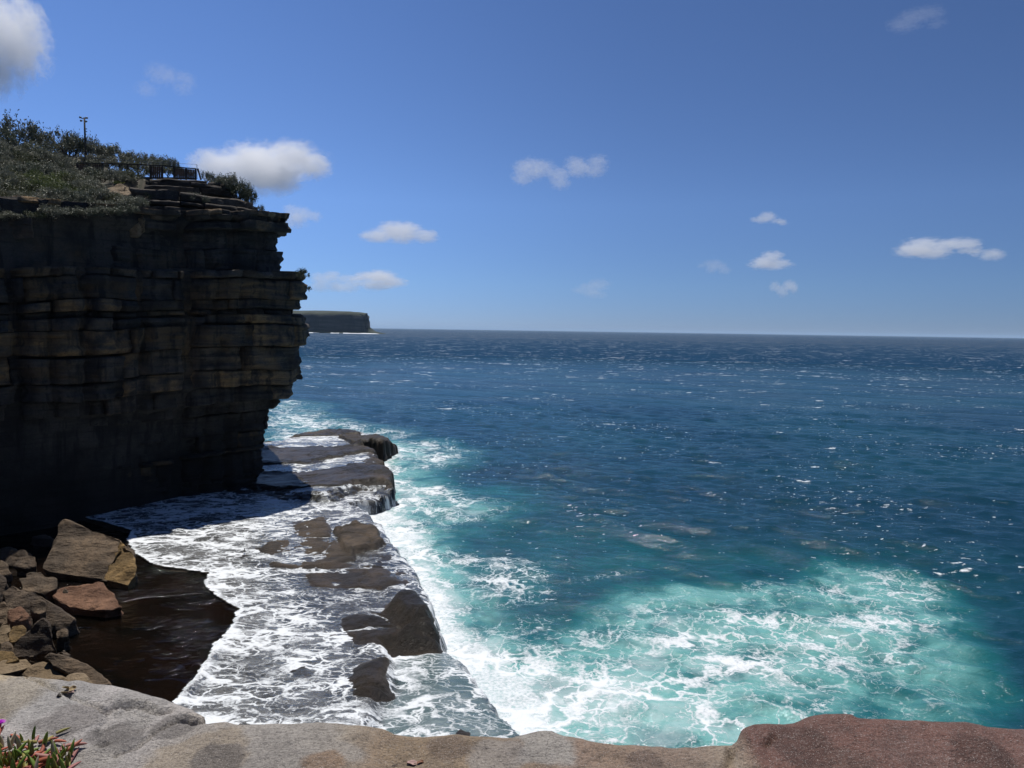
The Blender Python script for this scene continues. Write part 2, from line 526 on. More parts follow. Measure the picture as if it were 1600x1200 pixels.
def mat_boulder(name, c1, c2, rough=.85):
    m, nt, bsdf, out = material(name)
    tc = nd(nt, "TexCoord").outputs["Object"]
    P = VM(nt, 'ADD', tc, nd(nt, "CombineXYZ", {0: M(nt, 'MULTIPLY', nd(nt, "ObjectInfo").outputs["Random"], 50), 1: 0.0, 2: 0.0}).outputs[0])
    n1 = NOISE(nt, P, .35, 5, .6).outputs["Fac"]
    n2 = NOISE(nt, P, 2.4, 7, .7).outputs["Fac"]
    bed = NOISE(nt, SCALE(nt, P, (.4, .5, 3)), 1.0, 5, .6).outputs["Fac"]
    c = MIX(nt, MR(nt, n1, .4, .6), c1, c2)
    c = MIX(nt, MR(nt, n2, .3, .55, .65, 0), c, tuple(a * .4 for a in c1))
    nt.links.new(c, bsdf.inputs["Base Color"])
    bsdf.inputs["Roughness"].default_value = rough
    bsdf.inputs["Specular IOR Level"].default_value = .3
    h = M(nt, 'ADD', M(nt, 'MULTIPLY', n1, .7), M(nt, 'ADD', M(nt, 'MULTIPLY', n2, .35), M(nt, 'MULTIPLY', bed, .4)))
    nt.links.new(BUMP(nt, h, 1.0, .6), bsdf.inputs["Normal"])
    return m


def mat_ledge():
    m, nt, bsdf, out = material("weathered_sandstone")
    P = POS(nt)
    tint = ATTR(nt, "tint").outputs["Color"]
    n1 = NOISE(nt, P, 2.2, 6, .65).outputs["Fac"]
    n2 = NOISE(nt, P, 11, 6, .72).outputs["Fac"]
    n3 = NOISE(nt, P, 90, 4, .75).outputs["Fac"]
    sp = NOISE(nt, P, 210, 2, .6).outputs["Fac"]
    st = NOISE(nt, SCALE(nt, P, (1, 2.2, 2)), 26, 5, .7).outputs["Fac"]
    c = MIX(nt, MR(nt, n1, .35, .65, .3, 0), tint, (.06, .052, .048))
    c = MIX(nt, MR(nt, n2, .30, .55, .55, 0), c, MIX(nt, .68, c, (.03, .026, .024)))
    c = MIX(nt, MR(nt, st, .52, .70, 0, .16), c, (.55, .50, .46))
    c = MIX(nt, MR(nt, n3, .36, .54, .62, 0), c, MIX(nt, .75, c, (.02, .018, .017)))
    c = MIX(nt, MR(nt, sp, .60, .66, 0, .6), c, (.55, .50, .46))
    nt.links.new(c, bsdf.inputs["Base Color"])
    bsdf.inputs["Roughness"].default_value = .9
    bsdf.inputs["Specular IOR Level"].default_value = .2
    h = M(nt, 'ADD', M(nt, 'MULTIPLY', n2, 1.0), M(nt, 'ADD', M(nt, 'MULTIPLY', n3, .42), M(nt, 'MULTIPLY', st, .5)))
    nt.links.new(BUMP(nt, h, 1.0, .034), bsdf.inputs["Normal"])
    return m


def mat_leaf(name, c1, c2, trans=.15):
    m, nt, bsdf, out = material(name)
    rnd = nd(nt, "ObjectInfo").outputs["Random"]
    n = NOISE(nt, POS(nt), 1.1, 4).outputs["Fac"]
    n2 = NOISE(nt, POS(nt), 7.0, 2).outputs["Fac"]
    c = MIX(nt, MR(nt, M(nt, 'ADD', n, M(nt, 'MULTIPLY', M(nt, 'SUBTRACT', n2, .5), .6)), .3, .7), c1, c2)
    c = MIX(nt, 1.0, c, nd(nt, "CombineColor", {0: MR(nt, rnd, 0, 1, .75, 1.25, False), 1: MR(nt, rnd, 0, 1, .8, 1.2, False), 2: MR(nt, rnd, 0, 1, .75, 1.25, False)}).outputs[0], 'MULTIPLY')
    nt.links.new(c, bsdf.inputs["Base Color"])
    bsdf.inputs["Roughness"].default_value = .55
    bsdf.inputs["Specular IOR Level"].default_value = .35
    t = nd(nt, "BsdfTranslucent", {"Color": c}).outputs[0]
    mx = nd(nt, "MixShader", {0: trans, 1: bsdf.outputs[0], 2: t})
    nt.links.new(mx.outputs[0], out.inputs[0])
    return m


def mat_plain(name, col, rough=.7, var=.35, scale=6, metallic=0.0):
    m, nt, bsdf, out = material(name)
    tc = nd(nt, "TexCoord").outputs["Object"]
    n = NOISE(nt, tc, scale, 5, .65).outputs["Fac"]
    c = MIX(nt, MR(nt, n, .3, .7), tuple(a * (1 - var) for a in col), tuple(min(1, a * (1 + var)) for a in col))
    nt.links.new(c, bsdf.inputs["Base Color"])
    bsdf.inputs["Roughness"].default_value = rough
    bsdf.inputs["Metallic"].default_value = metallic
    nt.links.new(BUMP(nt, n, .3, .01), bsdf.inputs["Normal"])
    return m


def mat_cloud(name, dens, scale, erode, seed, balls):
    """vapour: a cluster of soft balls eaten into by noise"""
    m = bpy.data.materials.new(name)
    m.use_nodes = True
    nt = m.node_tree
    nt.nodes.remove(nt.nodes["Principled BSDF"])
    out = nt.nodes["Material Output"]
    tc = nd(nt, "TexCoord").outputs["Object"]
    P = VM(nt, 'ADD', tc, (seed * 3.1, seed * 1.7, seed))
    wv = SCALE(nt, VM(nt, 'SUBTRACT', NOISE(nt, P, scale * 1.2, 3).outputs["Color"], (.5, .5, .5)), (.35, .35, .3))
    Q = VM(nt, 'ADD', tc, wv)
    f = None
    for c, r in balls:
        d = nd(nt, "VectorMath", {0: VM(nt, 'SUBTRACT', Q, tuple(c))}, operation='LENGTH').outputs["Value"]
        e = M(nt, 'SUBTRACT', 1.0, M(nt, 'DIVIDE', d, r))
        f = e if f is None else M(nt, 'SMOOTH_MAX', f, e, .12)
    n = NOISE(nt, P, scale * 2.8, 9, .70, .35).outputs["Fac"]
    e = M(nt, 'ADD', f, M(nt, 'MULTIPLY', M(nt, 'SUBTRACT', n, .5), erode))
    d = M(nt, 'MULTIPLY', MR(nt, e, .0, .62), dens)
    v = nd(nt, "VolumePrincipled", {"Color": (1, 1, 1, 1), "Density": d, "Anisotropy": .0})
    nt.links.new(v.outputs[0], out.inputs["Volume"])
    return m


MAT_SEA, MAT_WASH, MAT_POOL, MAT_TIDAL = mat_sea(), mat_wash(), mat_pool(), mat_tidal_rock()
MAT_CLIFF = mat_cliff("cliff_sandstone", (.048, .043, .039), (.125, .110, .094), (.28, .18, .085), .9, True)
MAT_TOPROCK = mat_cliff("ledge_sandstone", (.06, .052, .045), (.14, .118, .095), (.20, .14, .08), .5)
MAT_LEDGE = mat_ledge()

# ------------------------------------------------------------------ cliff plan
CORNER = (-23.0, 85.0)
FACE = [(-6, 1.0), (-26, 4), (-48, 16), (-60, 36), (-54, 55), (-47, 62), (-35.5, 73), CORNER, (-27, 95), (-37, 118), (-46, 135), (-75, 152)]


class Path:
    """a rounded polyline with outward normals (outward = to the right of travel)"""
    def __init__(s, pts, rounds=2):
        P = [np.array(p, float) for p in pts]
        for _ in range(rounds):
            Q = [P[0]]
            for a, b in zip(P[:-1], P[1:]):
                Q += [a * .78 + b * .22, a * .22 + b * .78]
            Q.append(P[-1])
            P = Q
        s.P = np.array(P)
        s.L = np.concatenate([[0], np.cumsum(np.linalg.norm(np.diff(s.P, axis=0), axis=1))])
        s.len = s.L[-1]

    def at(s, q):
        q = np.asarray(q, float)
        x, y = np.interp(q, s.L, s.P[:, 0]), np.interp(q, s.L, s.P[:, 1])
        e = .8
        tx = np.interp(q + e, s.L, s.P[:, 0]) - np.interp(q - e, s.L, s.P[:, 0])
        ty = np.interp(q + e, s.L, s.P[:, 1]) - np.interp(q - e, s.L, s.P[:, 1])
        n = np.hypot(tx, ty) + 1e-9
        return x, y, ty / n, -tx / n

    def s_near(s, x, y):
        q = np.linspace(0, s.len, 800)
        a, b, _, _ = s.at(q)
        return q[np.argmin((a - x) ** 2 + (b - y) ** 2)]


CP = Path(FACE)
S_C = CP.s_near(*CORNER)
_py = np.array([330, 347, 352, 357, 366, 370, 395, 400, 427, 432, 470, 474, 486, 488, 494, 496, 540, 544, 575, 580, 600, 604, 625, 630, 640, 650, 690, 745, 800, 900])
_px = np.array([455, 458, 446, 457, 456, 436, 436, 446, 447, 479, 480, 476, 476, 462, 462, 484, 484, 474, 476, 468, 477, 461, 459, 437, 436, 421, 419, 412, 410, 408])
_z = 20 + (514 - _py) * 85 / 1180.0
_in = (482 - _px) * 85 / 1180.0


def inset(z):
    return np.interp(z, _z[::-1], _in[::-1])


def dip(z, s):
    """beds climb gently towards the point"""
    return z + np.clip(z / 33, 0, 1.2) * .055 * np.clip(np.asarray(s) - S_C, -60, 10)


FISSURES = [(S_C - 12.5, .45, 2.4), (S_C - 22, .4, 1.6), (S_C - 27.5, .5, 2.0), (S_C - 7.0, .3, 1.1), (S_C - 17, .3, 1.3), (S_C - 31, .4, 1.4), (S_C - 9.6, .25, .9), (S_C - 19.6, .22, .9), (S_C - 24.8, .25, 1.0)]


def make_block(path, s0, s1, z0, z1, out, depth, seed, insf, dipf, rough=1.0, res=.45):
    """one bedded block of the face: a worn box that follows the plan of the cliff"""
    w, h = s1 - s0, z1 - z0
    ns, nz = max(3, min(26, int(w / res) + 1)), max(3, min(14, int(h / (res * .5)) + 2))
    u = np.linspace(0, 1, ns)
    v = np.linspace(0, 1, nz)
    prof_u = [(0, 1)] + [(a, 0) for a in u] + [(1, 1)]
    prof_v = [(0, 1)] + [(a, 0) for a in v] + [(1, 1)]
    U, B = np.meshgrid([a for a, _ in prof_u], [a for a, _ in prof_v])
    DU, DV = np.meshgrid([b for _, b in prof_u], [b for _, b in prof_v])
    back = np.maximum(DU, DV)
    S = s0 + U * w
    Z = z0 + B * h
    x, y, nx, ny = path.at(S)
    edge_u = np.minimum(U, 1 - U) * w
    edge_v = np.minimum(B, 1 - B) * h
    rnd = .10 * (1 - sstep(0, .28, edge_u)) + .06 * (1 - sstep(0, .16, edge_v))
    n = fbm(S * .55, Z * 1.3, seed * .7, 4, seed=seed) * .42 * rough + noise(S * .25, Z * .3, seed * 1.9, 5) * .25 * rough
    layer = (noise(S * .1, Z * 4.2, 3.3, 11) * .20 + np.round(noise(S * .35 + seed, Z * .8, 1.7, 19) * 2) * .12) * rough
    butt = 1.1 * noise(S * .085, Z * .02, 2.2, 23) + .5 * noise(S * .2, Z * .05, 7.2, 29)
    for fs_, fw_, fd_ in FISSURES: butt = butt - fd_ * np.exp(-((S - fs_ - .35 * noise(Z * .4, 0 * Z, fs_, 31)) / fw_) ** 2)
    if path is not CP: butt = butt * .4
    butt = butt * (1 - .75 * sstep(S_C - 9, S_C - 3, S))
    o = out + butt - insf((z0 + z1) / 2 * .75 + Z * .25) - rnd + n + layer - back * depth
    jx = noise(Z * 1.7, S * .2, seed + .5, 3) * .12
    tz = noise(S * .5, seed * 3.3, 1.0, 8) * .06 + .40 * noise(S * .13, Z * .12, 5.5, 57) + .12 * noise(S * .45, Z * .3, 1.5, 59)
    S2 = S + jx
    x, y, nx, ny = path.at(S2)
    V = np.stack([x + nx * o, y + ny * o, dipf(Z, S2) + tz], -1).reshape(-1, 3)
    return V, grid_faces(nz + 2, ns + 2)


def stack_blocks(path, sa, sb, levels, parent, mat, insf, dipf, seed=1, depth=3.4, gap=.03, maxn=300, rough=1.0, lenk=(2.0, 7.0), res=.45, jut=.3):
    rg = random.Random(seed)
    n = 0
    for z, z1 in zip(levels[:-1], levels[1:]):
        h = z1 - z
        s = sa - rg.random() * 6
        out_l = rg.uniform(-.3, .3)
        while s < sb and n < maxn:
            w = min(13, max(2.2, (h + .45) * rg.uniform(*lenk)))
            V, f = make_block(path, s + gap, s + w - gap, z + rg.choice([.015, .015, .06, .14]) * min(1, h), z1 - rg.choice([.015, .015, .08, .2]) * min(1, h), (out_l + rg.uniform(-jut, jut)) * (.35 if path is CP and s + w > S_C - 5 else 1), depth, seed * 1000 + n, insf, dipf, rough, res)
            c = V.mean(0)
            o = link("rock_block", mesh_np("rock_block", V - c, [f], mat, True), parent)
            o.location = c
            n += 1
            s += w
    return n


def beds(za, zb, lo, hi, seed, fixed=()):
    """bed boundaries: the given levels, split further where the gap is thick"""
    rg = random.Random(seed)
    lv = sorted([za, zb] + [f for f in fixed if za + .2 < f < zb - .2])
    out = [lv[0]]
    for a, b in zip(lv[:-1], lv[1:]):
        z = a
        while b - z > hi:
            t = rg.choice([rg.uniform(lo, hi), rg.uniform(lo, lo * 1.8), rg.uniform(hi * .7, hi)])
            if b - z - t < lo: break
            z += t
            out.append(z)
        out.append(b)
    return out


def shade_auto(me, ang=35):
    bm = bmesh.new()
    bm.from_mesh(me)
    for e in bm.edges:
        e.smooth = not (len(e.link_faces) == 2 and e.calc_face_angle(0) > R(ang))
    for f in bm.faces: f.smooth = True
    bm.to_mesh(me)
    bm.free()


# cliff core (solid mass behind the blocks)
cs = np.linspace(0, CP.len, 260)
cz = np.linspace(-3, 32.4, 60)
S, Z = np.meshgrid(cs, cz)
x, y, nx, ny = CP.at(S)
near = sstep(S_C - 62, S_C - 48, S)
o = -inset(Z) * sstep(S_C - 30, S_C - 5, S) - 1.2 * near + fbm(S * .22, Z * .8, 0, 4, 3) * .8 * (1 - near * .6) + np.round(fbm(S * .05, Z * .5, 4, 2, 9) * 3) * .5 * (1 - near)
V = np.stack([x + nx * o, y + ny * o, dip(Z, S)], -1).reshape(-1, 3)
cap_in = np.stack([x[-1] - nx[-1] * 9, y[-1] - ny[-1] * 9, dip(Z, S)[-1] + .2], -1)
V2 = np.concatenate([V, cap_in])
n0 = 60 * 260
ft = np.stack([np.arange(259) + n0 - 260, np.arange(259) + n0 - 259, np.arange(259) + n0 + 1, np.arange(259) + n0], -1)
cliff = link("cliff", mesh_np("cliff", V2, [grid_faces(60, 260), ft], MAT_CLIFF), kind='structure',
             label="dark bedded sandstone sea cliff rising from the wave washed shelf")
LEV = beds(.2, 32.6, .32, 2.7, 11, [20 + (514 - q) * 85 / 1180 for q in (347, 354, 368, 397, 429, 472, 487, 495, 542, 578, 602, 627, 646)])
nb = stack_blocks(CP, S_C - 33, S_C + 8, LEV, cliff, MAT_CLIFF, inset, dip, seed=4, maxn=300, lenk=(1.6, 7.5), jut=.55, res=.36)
print("cliff blocks", nb, len(LEV))

# ------------------------------------------------------------------ hill above the cliff
ctrl = [(-150, 335, 58), (0, 345, 65), (100, 343, 68.5), (200, 338, 72), (300, 330, 76), (400, 333, 80.8), (450, 338, 83.4),
        (0, 300, 74), (100, 305, 78), (170, 305, 79), (0, 258, 86), (60, 256, 90), (121, 277, 91), (200, 277, 91), (260, 279, 91), (311, 281, 91),
        (250, 288, 83), (340, 290, 86), (395, 300, 88), (130, 246, 100), (0, 238, 98), (-150, 230, 92), (200, 257, 106), (300, 277, 104), (360, 305, 104),
        (400, 345, 115), (-150, 250, 140), (100, 270, 145), (250, 330, 150), (-350, 330, 60), (-400, 240, 90), (-300, 250, 150), (430, 370, 130)]
cx = np.array([tuple(at(a, b, Y=c)) for a, b, c in ctrl])


def _tps(r2):
    return np.where(r2 > 1e-9, r2 * np.log(r2 + 1e-12), 0)


n = len(cx)
K = _tps((cx[:, None, 0] - cx[None, :, 0]) ** 2 + (cx[:, None, 1] - cx[None, :, 1]) ** 2) + np.eye(n) * 4
Pm = np.c_[np.ones(n), cx[:, :2]]
A = np.block([[K, Pm], [Pm.T, np.zeros((3, 3))]])
sol = np.linalg.solve(A, np.r_[cx[:, 2], 0, 0, 0])


def hill_z(x, y):
    x, y = np.asarray(x, float), np.asarray(y, float)
    r = sol[n] + sol[n + 1] * x + sol[n + 2] * y
    for i in range(n):
        r = r + sol[i] * _tps((x - cx[i, 0]) ** 2 + (y - cx[i, 1]) ** 2)
    return r


# upper rock terraces below the lookout fence
UP = Path([tuple(at(195, 330, Y=79))[:2], tuple(at(255, 330, Y=79.5))[:2], tuple(at(330, 330, Y=81.5))[:2], tuple(at(412, 330, Y=85))[:2], (-32.5, 96), (-40, 110)], 2)
UP2 = Path([tuple(at(228, 330, Y=84))[:2], tuple(at(290, 330, Y=84.5))[:2], tuple(at(385, 330, Y=87))[:2], (-36, 97), (-42, 108)], 2)

plan = np.stack(CP.at(np.linspace(CP.s_near(-60, 36), CP.s_near(-46, 135), 90))[:2], -1)
plan = np.concatenate([plan, [(-75, 150), (-130, 150), (-130, 40)]])
gx, gy = np.arange(-130, -15, .8), np.arange(34, 152, .8)
X, Yg = np.meshgrid(gx, gy)
sd = poly_sdf(X, Yg, plan)
Zh = hill_z(X, Yg) + fbm(X * .25, Yg * .25, 0, 4, 21) * .5 - 1.2 * (1 - sstep(.6, 2.6, sd))
sgrid = np.linspace(0, CP.len, 300)
cxx, cyy, _, _ = CP.at(sgrid)
near_s = sgrid[np.argmin((X[..., None] - cxx) ** 2 + (Yg[..., None] - cyy) ** 2, axis=-1)]
Zh = np.minimum(Zh, dip(32.2, near_s) + .85 * np.clip(sd - 4.6, -2, 99))
_u = np.concatenate([UP.P, [(-60, 118), (-75, 95), (-46, 74)]])
_u2 = np.concatenate([UP2.P, [(-60, 118), (-75, 95), (-48, 80)]])
sU, sU2 = poly_sdf(X, Yg, _u), poly_sdf(X, Yg, _u2)
inT = sstep(-52, -44, X + (Yg - 80) * .35)
lim = np.where(sU < 1.2, 31.7, np.where(sU2 < 1.2, 33.5, 36.0 + .25 * np.clip(sU2 - 3, 0, 99)))
Zh = np.where(inT > .5, np.minimum(Zh, lim), Zh)
Zh = np.where(sd < 5.4, np.minimum(Zh, 28.6), Zh)
Zh = np.clip(Zh, 27, 60)
keep = sd > 4.6
V = np.stack([X, Yg, Zh], -1).reshape(-1, 3)
V, fs, _ = compact(V, [grid_faces(*X.shape, keep=keep & True)], [])
m, nt, bsdf, out = material("hill_soil")
nn = NOISE(nt, POS(nt), .8, 5).outputs["Fac"]
nt.links.new(MIX(nt, MR(nt, nn, .4, .6), (.045, .045, .028), (.085, .07, .05)), bsdf.inputs["Base Color"])
bsdf.inputs["Roughness"].default_value = .95
link("hill", mesh_np("hill", V, fs, m), kind='structure', label="scrub covered slope above the cliff edge")

terr = link("rock_terrace", None, kind='structure', label="weathered sandstone ledges stepping up to the timber fence")
flat = lambda z: z * 0
stack_blocks(UP, 0, UP.len - 10, beds(31.6, 34.2, .35, 1.2, 3), terr, MAT_TOPROCK, lambda z: np.interp(z, [31.5, 33.2, 35], [0.2, .3, .8]), lambda z, s: z, seed=12, depth=4, rough=1.1, lenk=(2, 6), res=.35, jut=.5)
stack_blocks(UP2, 0, UP2.len - 8, beds(33.8, 36.25, .3, .9, 5), terr, MAT_TOPROCK, lambda z: np.interp(z, [34, 35, 37.5], [0, .2, 1.0]), lambda z, s: z, seed=15, depth=4, rough=1.1, lenk=(3, 9), res=.35, jut=.5)

# ------------------------------------------------------------------ rock platform
EDGE = [(1000, 1420), (905, 1280), (818, 1147), (788, 1105), (752, 1055), (722, 1018), (704, 998), (692, 975), (682, 950), (672, 928), (657, 905), (640, 880), (618, 852), (600, 832), (584, 812), (566, 798),
        (548, 790), (560, 787), (590, 788), (612, 778), (614, 765), (608, 748), (596, 730), (582, 712), (566, 706), (574, 706), (598, 708), (619, 698), (612, 690), (570, 681), (530, 679), (480, 682), (430, 692), (380, 700)]
e_w = [tuple(p) for p in atl(EDGE, 1.2)]
OUT = np.array(e_w + [(-75, 150), (-75, 5), (4, 5)])
D = lambda pts, z: atl(pts, z)
TERR = np.concatenate([D([(601, 1010), (640, 1004), (697, 997), (740, 1040), (830, 1140), (930, 1300)], .9), [(3, 16), (-9, 16)], D([(560, 1215), (572, 1150), (598, 1100), (613, 1078), (608, 1040)], .9)])
SLABA = D([(395, 852), (450, 822), (503, 797), (515, 812), (530, 838), (554, 858), (552, 869), (530, 874), (470, 880), (420, 872)], 1.8)
SLABB = D([(526, 818), (550, 812), (578, 816), (600, 838), (592, 846), (562, 850), (546, 858), (536, 842)], 2.0)
SLABC = D([(470, 880), (530, 878), (600, 885), (622, 905), (600, 918), (540, 915), (480, 910)], 1.5)
BACK = D([(300, 742), (420, 752), (478, 762), (508, 764), (530, 755), (556, 748), (602, 747), (613, 764), (640, 760), (640, 700), (560, 660), (350, 660)], 2.8)
ISLET = D([(528, 683), (556, 680), (600, 686), (620, 694), (617, 701), (592, 704), (566, 699), (545, 690)], 2.0)
K1 = D([(602, 943), (614, 930), (648, 925), (668, 931), (681, 954), (682, 968), (660, 971), (632, 964)], 1.8)
K2 = D([(640, 978), (662, 970), (688, 974), (699, 990), (690, 997), (650, 1000), (622, 997)], 1.5)
RIM = D([(540, 960), (600, 950), (690, 975), (700, 996), (640, 1004), (600, 1010), (560, 1000)], 1.5)
BARE = D([(560, 1040), (603, 1020), (612, 1078), (590, 1090), (555, 1085)], 1.5)
POOL = np.concatenate([D([(-120, 760), (60, 790), (206, 832), (200, 846), (212, 866), (240, 884), (280, 893), (324, 897), (318, 912), (345, 936), (371, 955), (366, 980), (332, 1010), (302, 1060), (272, 1100), (230, 1190)], 1.2),
                       [(-12, 24), (-14, 18), (-34, 18), (-60, 40), (-62, 58)]])

px_, py_ = np.arange(-56, 6, .2), np.arange(17, 142, .2)
X, Yg = np.meshgrid(px_, py_)
wx = fbm(X * .4, Yg * .4, 0, 4, 31)
wy = fbm(X * .4, Yg * .4, 5, 4, 37)
Xw, Yw = X + wx * .55, Yg + wy * .8
sd_out = poly_sdf(Xw, Yw, OUT)
sd_t = poly_sdf(Xw, Yw, TERR)
sd_pool = poly_sdf(X + wx * .35, Yg + wy * .4, POOL)
base = 1.25 + .25 * fbm(X * .08, Yg * .08, 0, 3, 41) + np.clip((Yg - 60) * .006, 0, .4)
base = base - .55 * sstep(-.35, .35, sd_t)
sd_b = poly_sdf(Xw, Yw, BACK)
sd_bj = sd_b + .9 * fbm(X * .6, Yg * .6, 4, 5, 45) + .3 * fbm(X * 2.2, Yg * 2.2, 4, 3, 46)
back_h = .35 * sstep(-.75, -.5, sd_bj) + .35 * sstep(-.05, .15, sd_bj) + .35 * sstep(.8, 1.0, sd_bj + .5 * fbm(X * .6, Yg * .6, 8, 3, 47))
back_h = .8 * back_h * (.3 + .65 * sstep(-28, -18, X)) * (1 - .55 * sstep(96, 118, Yg))
lev = base + back_h                       # smooth level that the wash follows
dry = np.zeros_like(X)
weed = np.zeros_like(X)
h = lev.copy()
for poly, dz, ed, dr, wd, tilt in ((SLABA, .13, .4, .55, .1, .2), (SLABB, .50, .2, .8, 0, .1), (SLABC, .16, .5, .25, .1, 0), (ISLET, .85, .3, .35, .5, 0), (K1, 1.1, .7, .05, 1, 0), (K2, .7, .45, .0, 1, 0), (RIM, .16, .9, .0, .7, 0), (BARE, .28, .7, .1, .5, 0)):
    s = poly_sdf(Xw, Yw, poly)
    k = sstep(-ed * .5, ed, s)
    c = poly.mean(0)
    h = h + k * (dz + tilt * (.12 * (X - c[0])))
    dry = np.maximum(dry, k * dr)
    weed = np.maximum(weed, k * wd)
rim_back = sstep(0, 4.5, sd_out)
dry = np.maximum(dry, sstep(0, 1, sd_b) * (1 - rim_back) * (.62 * sstep(-.2, .2, fbm(X * .35, Yg * .35, 6, 4, 49) + .1)))
h = h + sstep(0, .6, sd_b) * (.28 * (1 - rim_back) + .22 * fbm(X * .35, Yg * .35, 2, 4, 51))
# the low dark steps across the back shelf
st = noise(X * .06 + 4, Yg * .22, 0, 61) + .25 * fbm(X * .5, Yg * .5, 0, 3, 63)
h = h + (sstep(.12, .16, st) * .3 - sstep(-.3, -.34, st) * .25) * sstep(0, 1.5, sd_b)
weed = np.maximum(weed, (sstep(.08, .14, st) - sstep(.3, .4, st)) * sstep(0, 1.5, sd_b))
weed = np.maximum(weed, sstep(-1.1, -.8, sd_bj) * sstep(.5, .1, sd_bj))
weed = np.maximum(weed, .7 * sstep(.1, .4, fbm(X * .25, Yg * .5, 9, 4, 87)) * sstep(0, .5, sd_b))
crk = np.abs(noise(X * .22 + 3 + .1 * wx, Yg * .16, 0, 171)); crk2 = np.abs(noise(X * .13, Yg * .3 + .2 * wy, 0, 173))
h = h - .22 * (1 - sstep(0, .035, crk)) * sstep(-.1, .3, dry + weed) - .18 * (1 - sstep(0, .03, crk2)) * sstep(-.1, .3, dry + weed)
h = h + np.round(fbm(X * .3, Yg * .3, 7, 3, 175) * 4) * .035 * sstep(0, .5, dry)
rk = .4 + .6 * np.clip(dry + weed, 0, 1)
h = h + (fbm(X * .7, Yg * .7, 0, 5, 71) * .17 + fbm(X * 2.2, Yg * 2.2, 0, 3, 73) * .07 + np.round(fbm(X * .5, Yg * .35, 3, 3, 79) * 3.5) * .05) * rk
pool_k = sstep(-.8, 2.5, sd_pool)
left = sstep(-26, -38, X + (Yg - 50) * .25)
h = h * (1 - pool_k) + pool_k * (.35 + left * .35 + .3 * fbm(X * .3, Yg * .3, 0, 4, 81))
rough_e = sd_out + .30 * fbm(X * .9, Yg * .9, 3, 4, 83) + .14 * fbm(X * 2.6, Yg * 2.6, 3, 3, 85)
fall = .6 * sstep(-.75, -.25, rough_e) + .4 * sstep(-.12, .12, rough_e)
h_rock = -3 + (h + 3) * fall - .25 * (1 - sstep(0, 1.2, rough_e)) * fall
weed = np.maximum(weed, (1 - fall) * .9)
keep = sd_out > -1.6
V = np.stack([X, Yg, h_rock], -1).reshape(-1, 3)
V, fs, (a1, a2) = compact(V, [grid_faces(*X.shape, keep=keep)], [dry.ravel(), weed.ravel()])
link("rock_platform", mesh_np("rock_platform", V, fs, MAT_TIDAL, attrs={"dry": a1, "weed": a2}), kind='structure', label="wave cut rock shelf at the foot of the cliff")

# the thin sheet of foaming water running over the shelf
wash_z = -3 + (lev + .06 + 3) * sstep(-.9, .2, rough_e - .05) - .16 * (1 - sstep(0, 1.2, rough_e))
wash_z = np.maximum(wash_z, np.where(rough_e < .25, h_rock + .035, -9))
wash_z = wash_z + .02 * fbm(X * 1.6, Yg * 1.2, 0, 4, 91) + sstep(0, 1, sd_b) * (.05 + .10 * fbm(X * .3, Yg * .3, 5, 3, 97))
foam = .74 + .24 * fbm(X * .16, Yg * .16, 3, 3, 93)
dp = -sd_pool
foam = np.where(dp < 12, np.maximum(foam, .86 - .03 * np.clip(dp, 0, 12)), foam)
foam = np.maximum(foam, (1 - sstep(.1, .6, dp)) * 1.2)
thin = poly_sdf(Xw, Yw, D([(380, 860), (430, 830), (505, 797), (560, 800), (640, 880), (690, 960), (640, 1000), (590, 1000), (470, 960), (430, 920)], 1.3))
foam = foam - .33 * sstep(-1, 2.5, thin)
thin2 = poly_sdf(Xw, Yw, D([(500, 980), (600, 980), (612, 1080), (560, 1100), (500, 1060)], 1.3))
foam = foam - .12 * sstep(-1, 1.5, thin2)
foam = np.where(sd_t > 0, .66 + .2 * fbm(X * .3, Yg * .3, 1, 2, 95) + .35 * (1 - sstep(.3, 2.2, sd_t - 0)) * (Yg > 40), foam)
foam = foam - .22 * sstep(-.5, 1, sd_b)
foam = np.where(sd_b > 0, foam + .5 * sstep(118, 126, Yg) * sstep(-24, -30, X), foam)
foam = np.where((sd_bj > -.8) & (sd_bj < .3), np.minimum(foam, .2), foam)
foam = np.where((rough_e < .35) & (Yg < 80), np.maximum(foam, .45 + .55 * sstep(.3, -.5, rough_e)), foam)
foam = np.where((rough_e < .35) & (Yg >= 84), foam * .2, foam)
foam = np.clip(foam, .05, 1.3)
deep = np.clip(sstep(-.1, .8, sd_t) * sstep(-.2, .6, rough_e), 0, 1)
# thickness of the advancing front over the pool
wash_z = np.where(sd_pool > -.6, np.maximum(wash_z, 1.28) * 1.0, wash_z)
wash_z = np.where((sd_pool > -.35) & (sd_pool < .1), np.maximum(wash_z, 1.33), wash_z)
keep = (sd_out > -1.0) & (sd_pool < .6)
V = np.stack([X, Yg, wash_z], -1).reshape(-1, 3)
V, fs, (a1, a2, a3) = compact(V, [grid_faces(*X.shape, keep=keep)], [foam.ravel(), deep.ravel(), np.where((Yg > 84.5) & (rough_e < .9), np.maximum(sd_pool, .9 - rough_e), sd_pool).ravel()])
link("wash_water", mesh_np("wash_water", V, fs, MAT_WASH, attrs={"foam": a1, "deep": a2, "cut": a3}), kind='structure', label="white foaming water sheeting across the rock shelf")

# still brown rock pool
gx, gy = np.arange(-60, -8, .5), np.arange(18, 84, .5)
X2, Y2 = np.meshgrid(gx, gy)
V = np.stack([X2, Y2, np.full_like(X2, 1.16) + .02 * fbm(X2 * .5, Y2 * .5, 0, 3, 99)], -1).reshape(-1, 3)
keepp = poly_sdf(X2, Y2, POOL) > -1.6
V, fs, _ = compact(V, [grid_faces(*X2.shape, keep=keepp)], [])
link("pool_water", mesh_np("pool_water", V, fs, MAT_POOL), kind='structure', label="dark brown sunlit rock pool between boulders and foam")

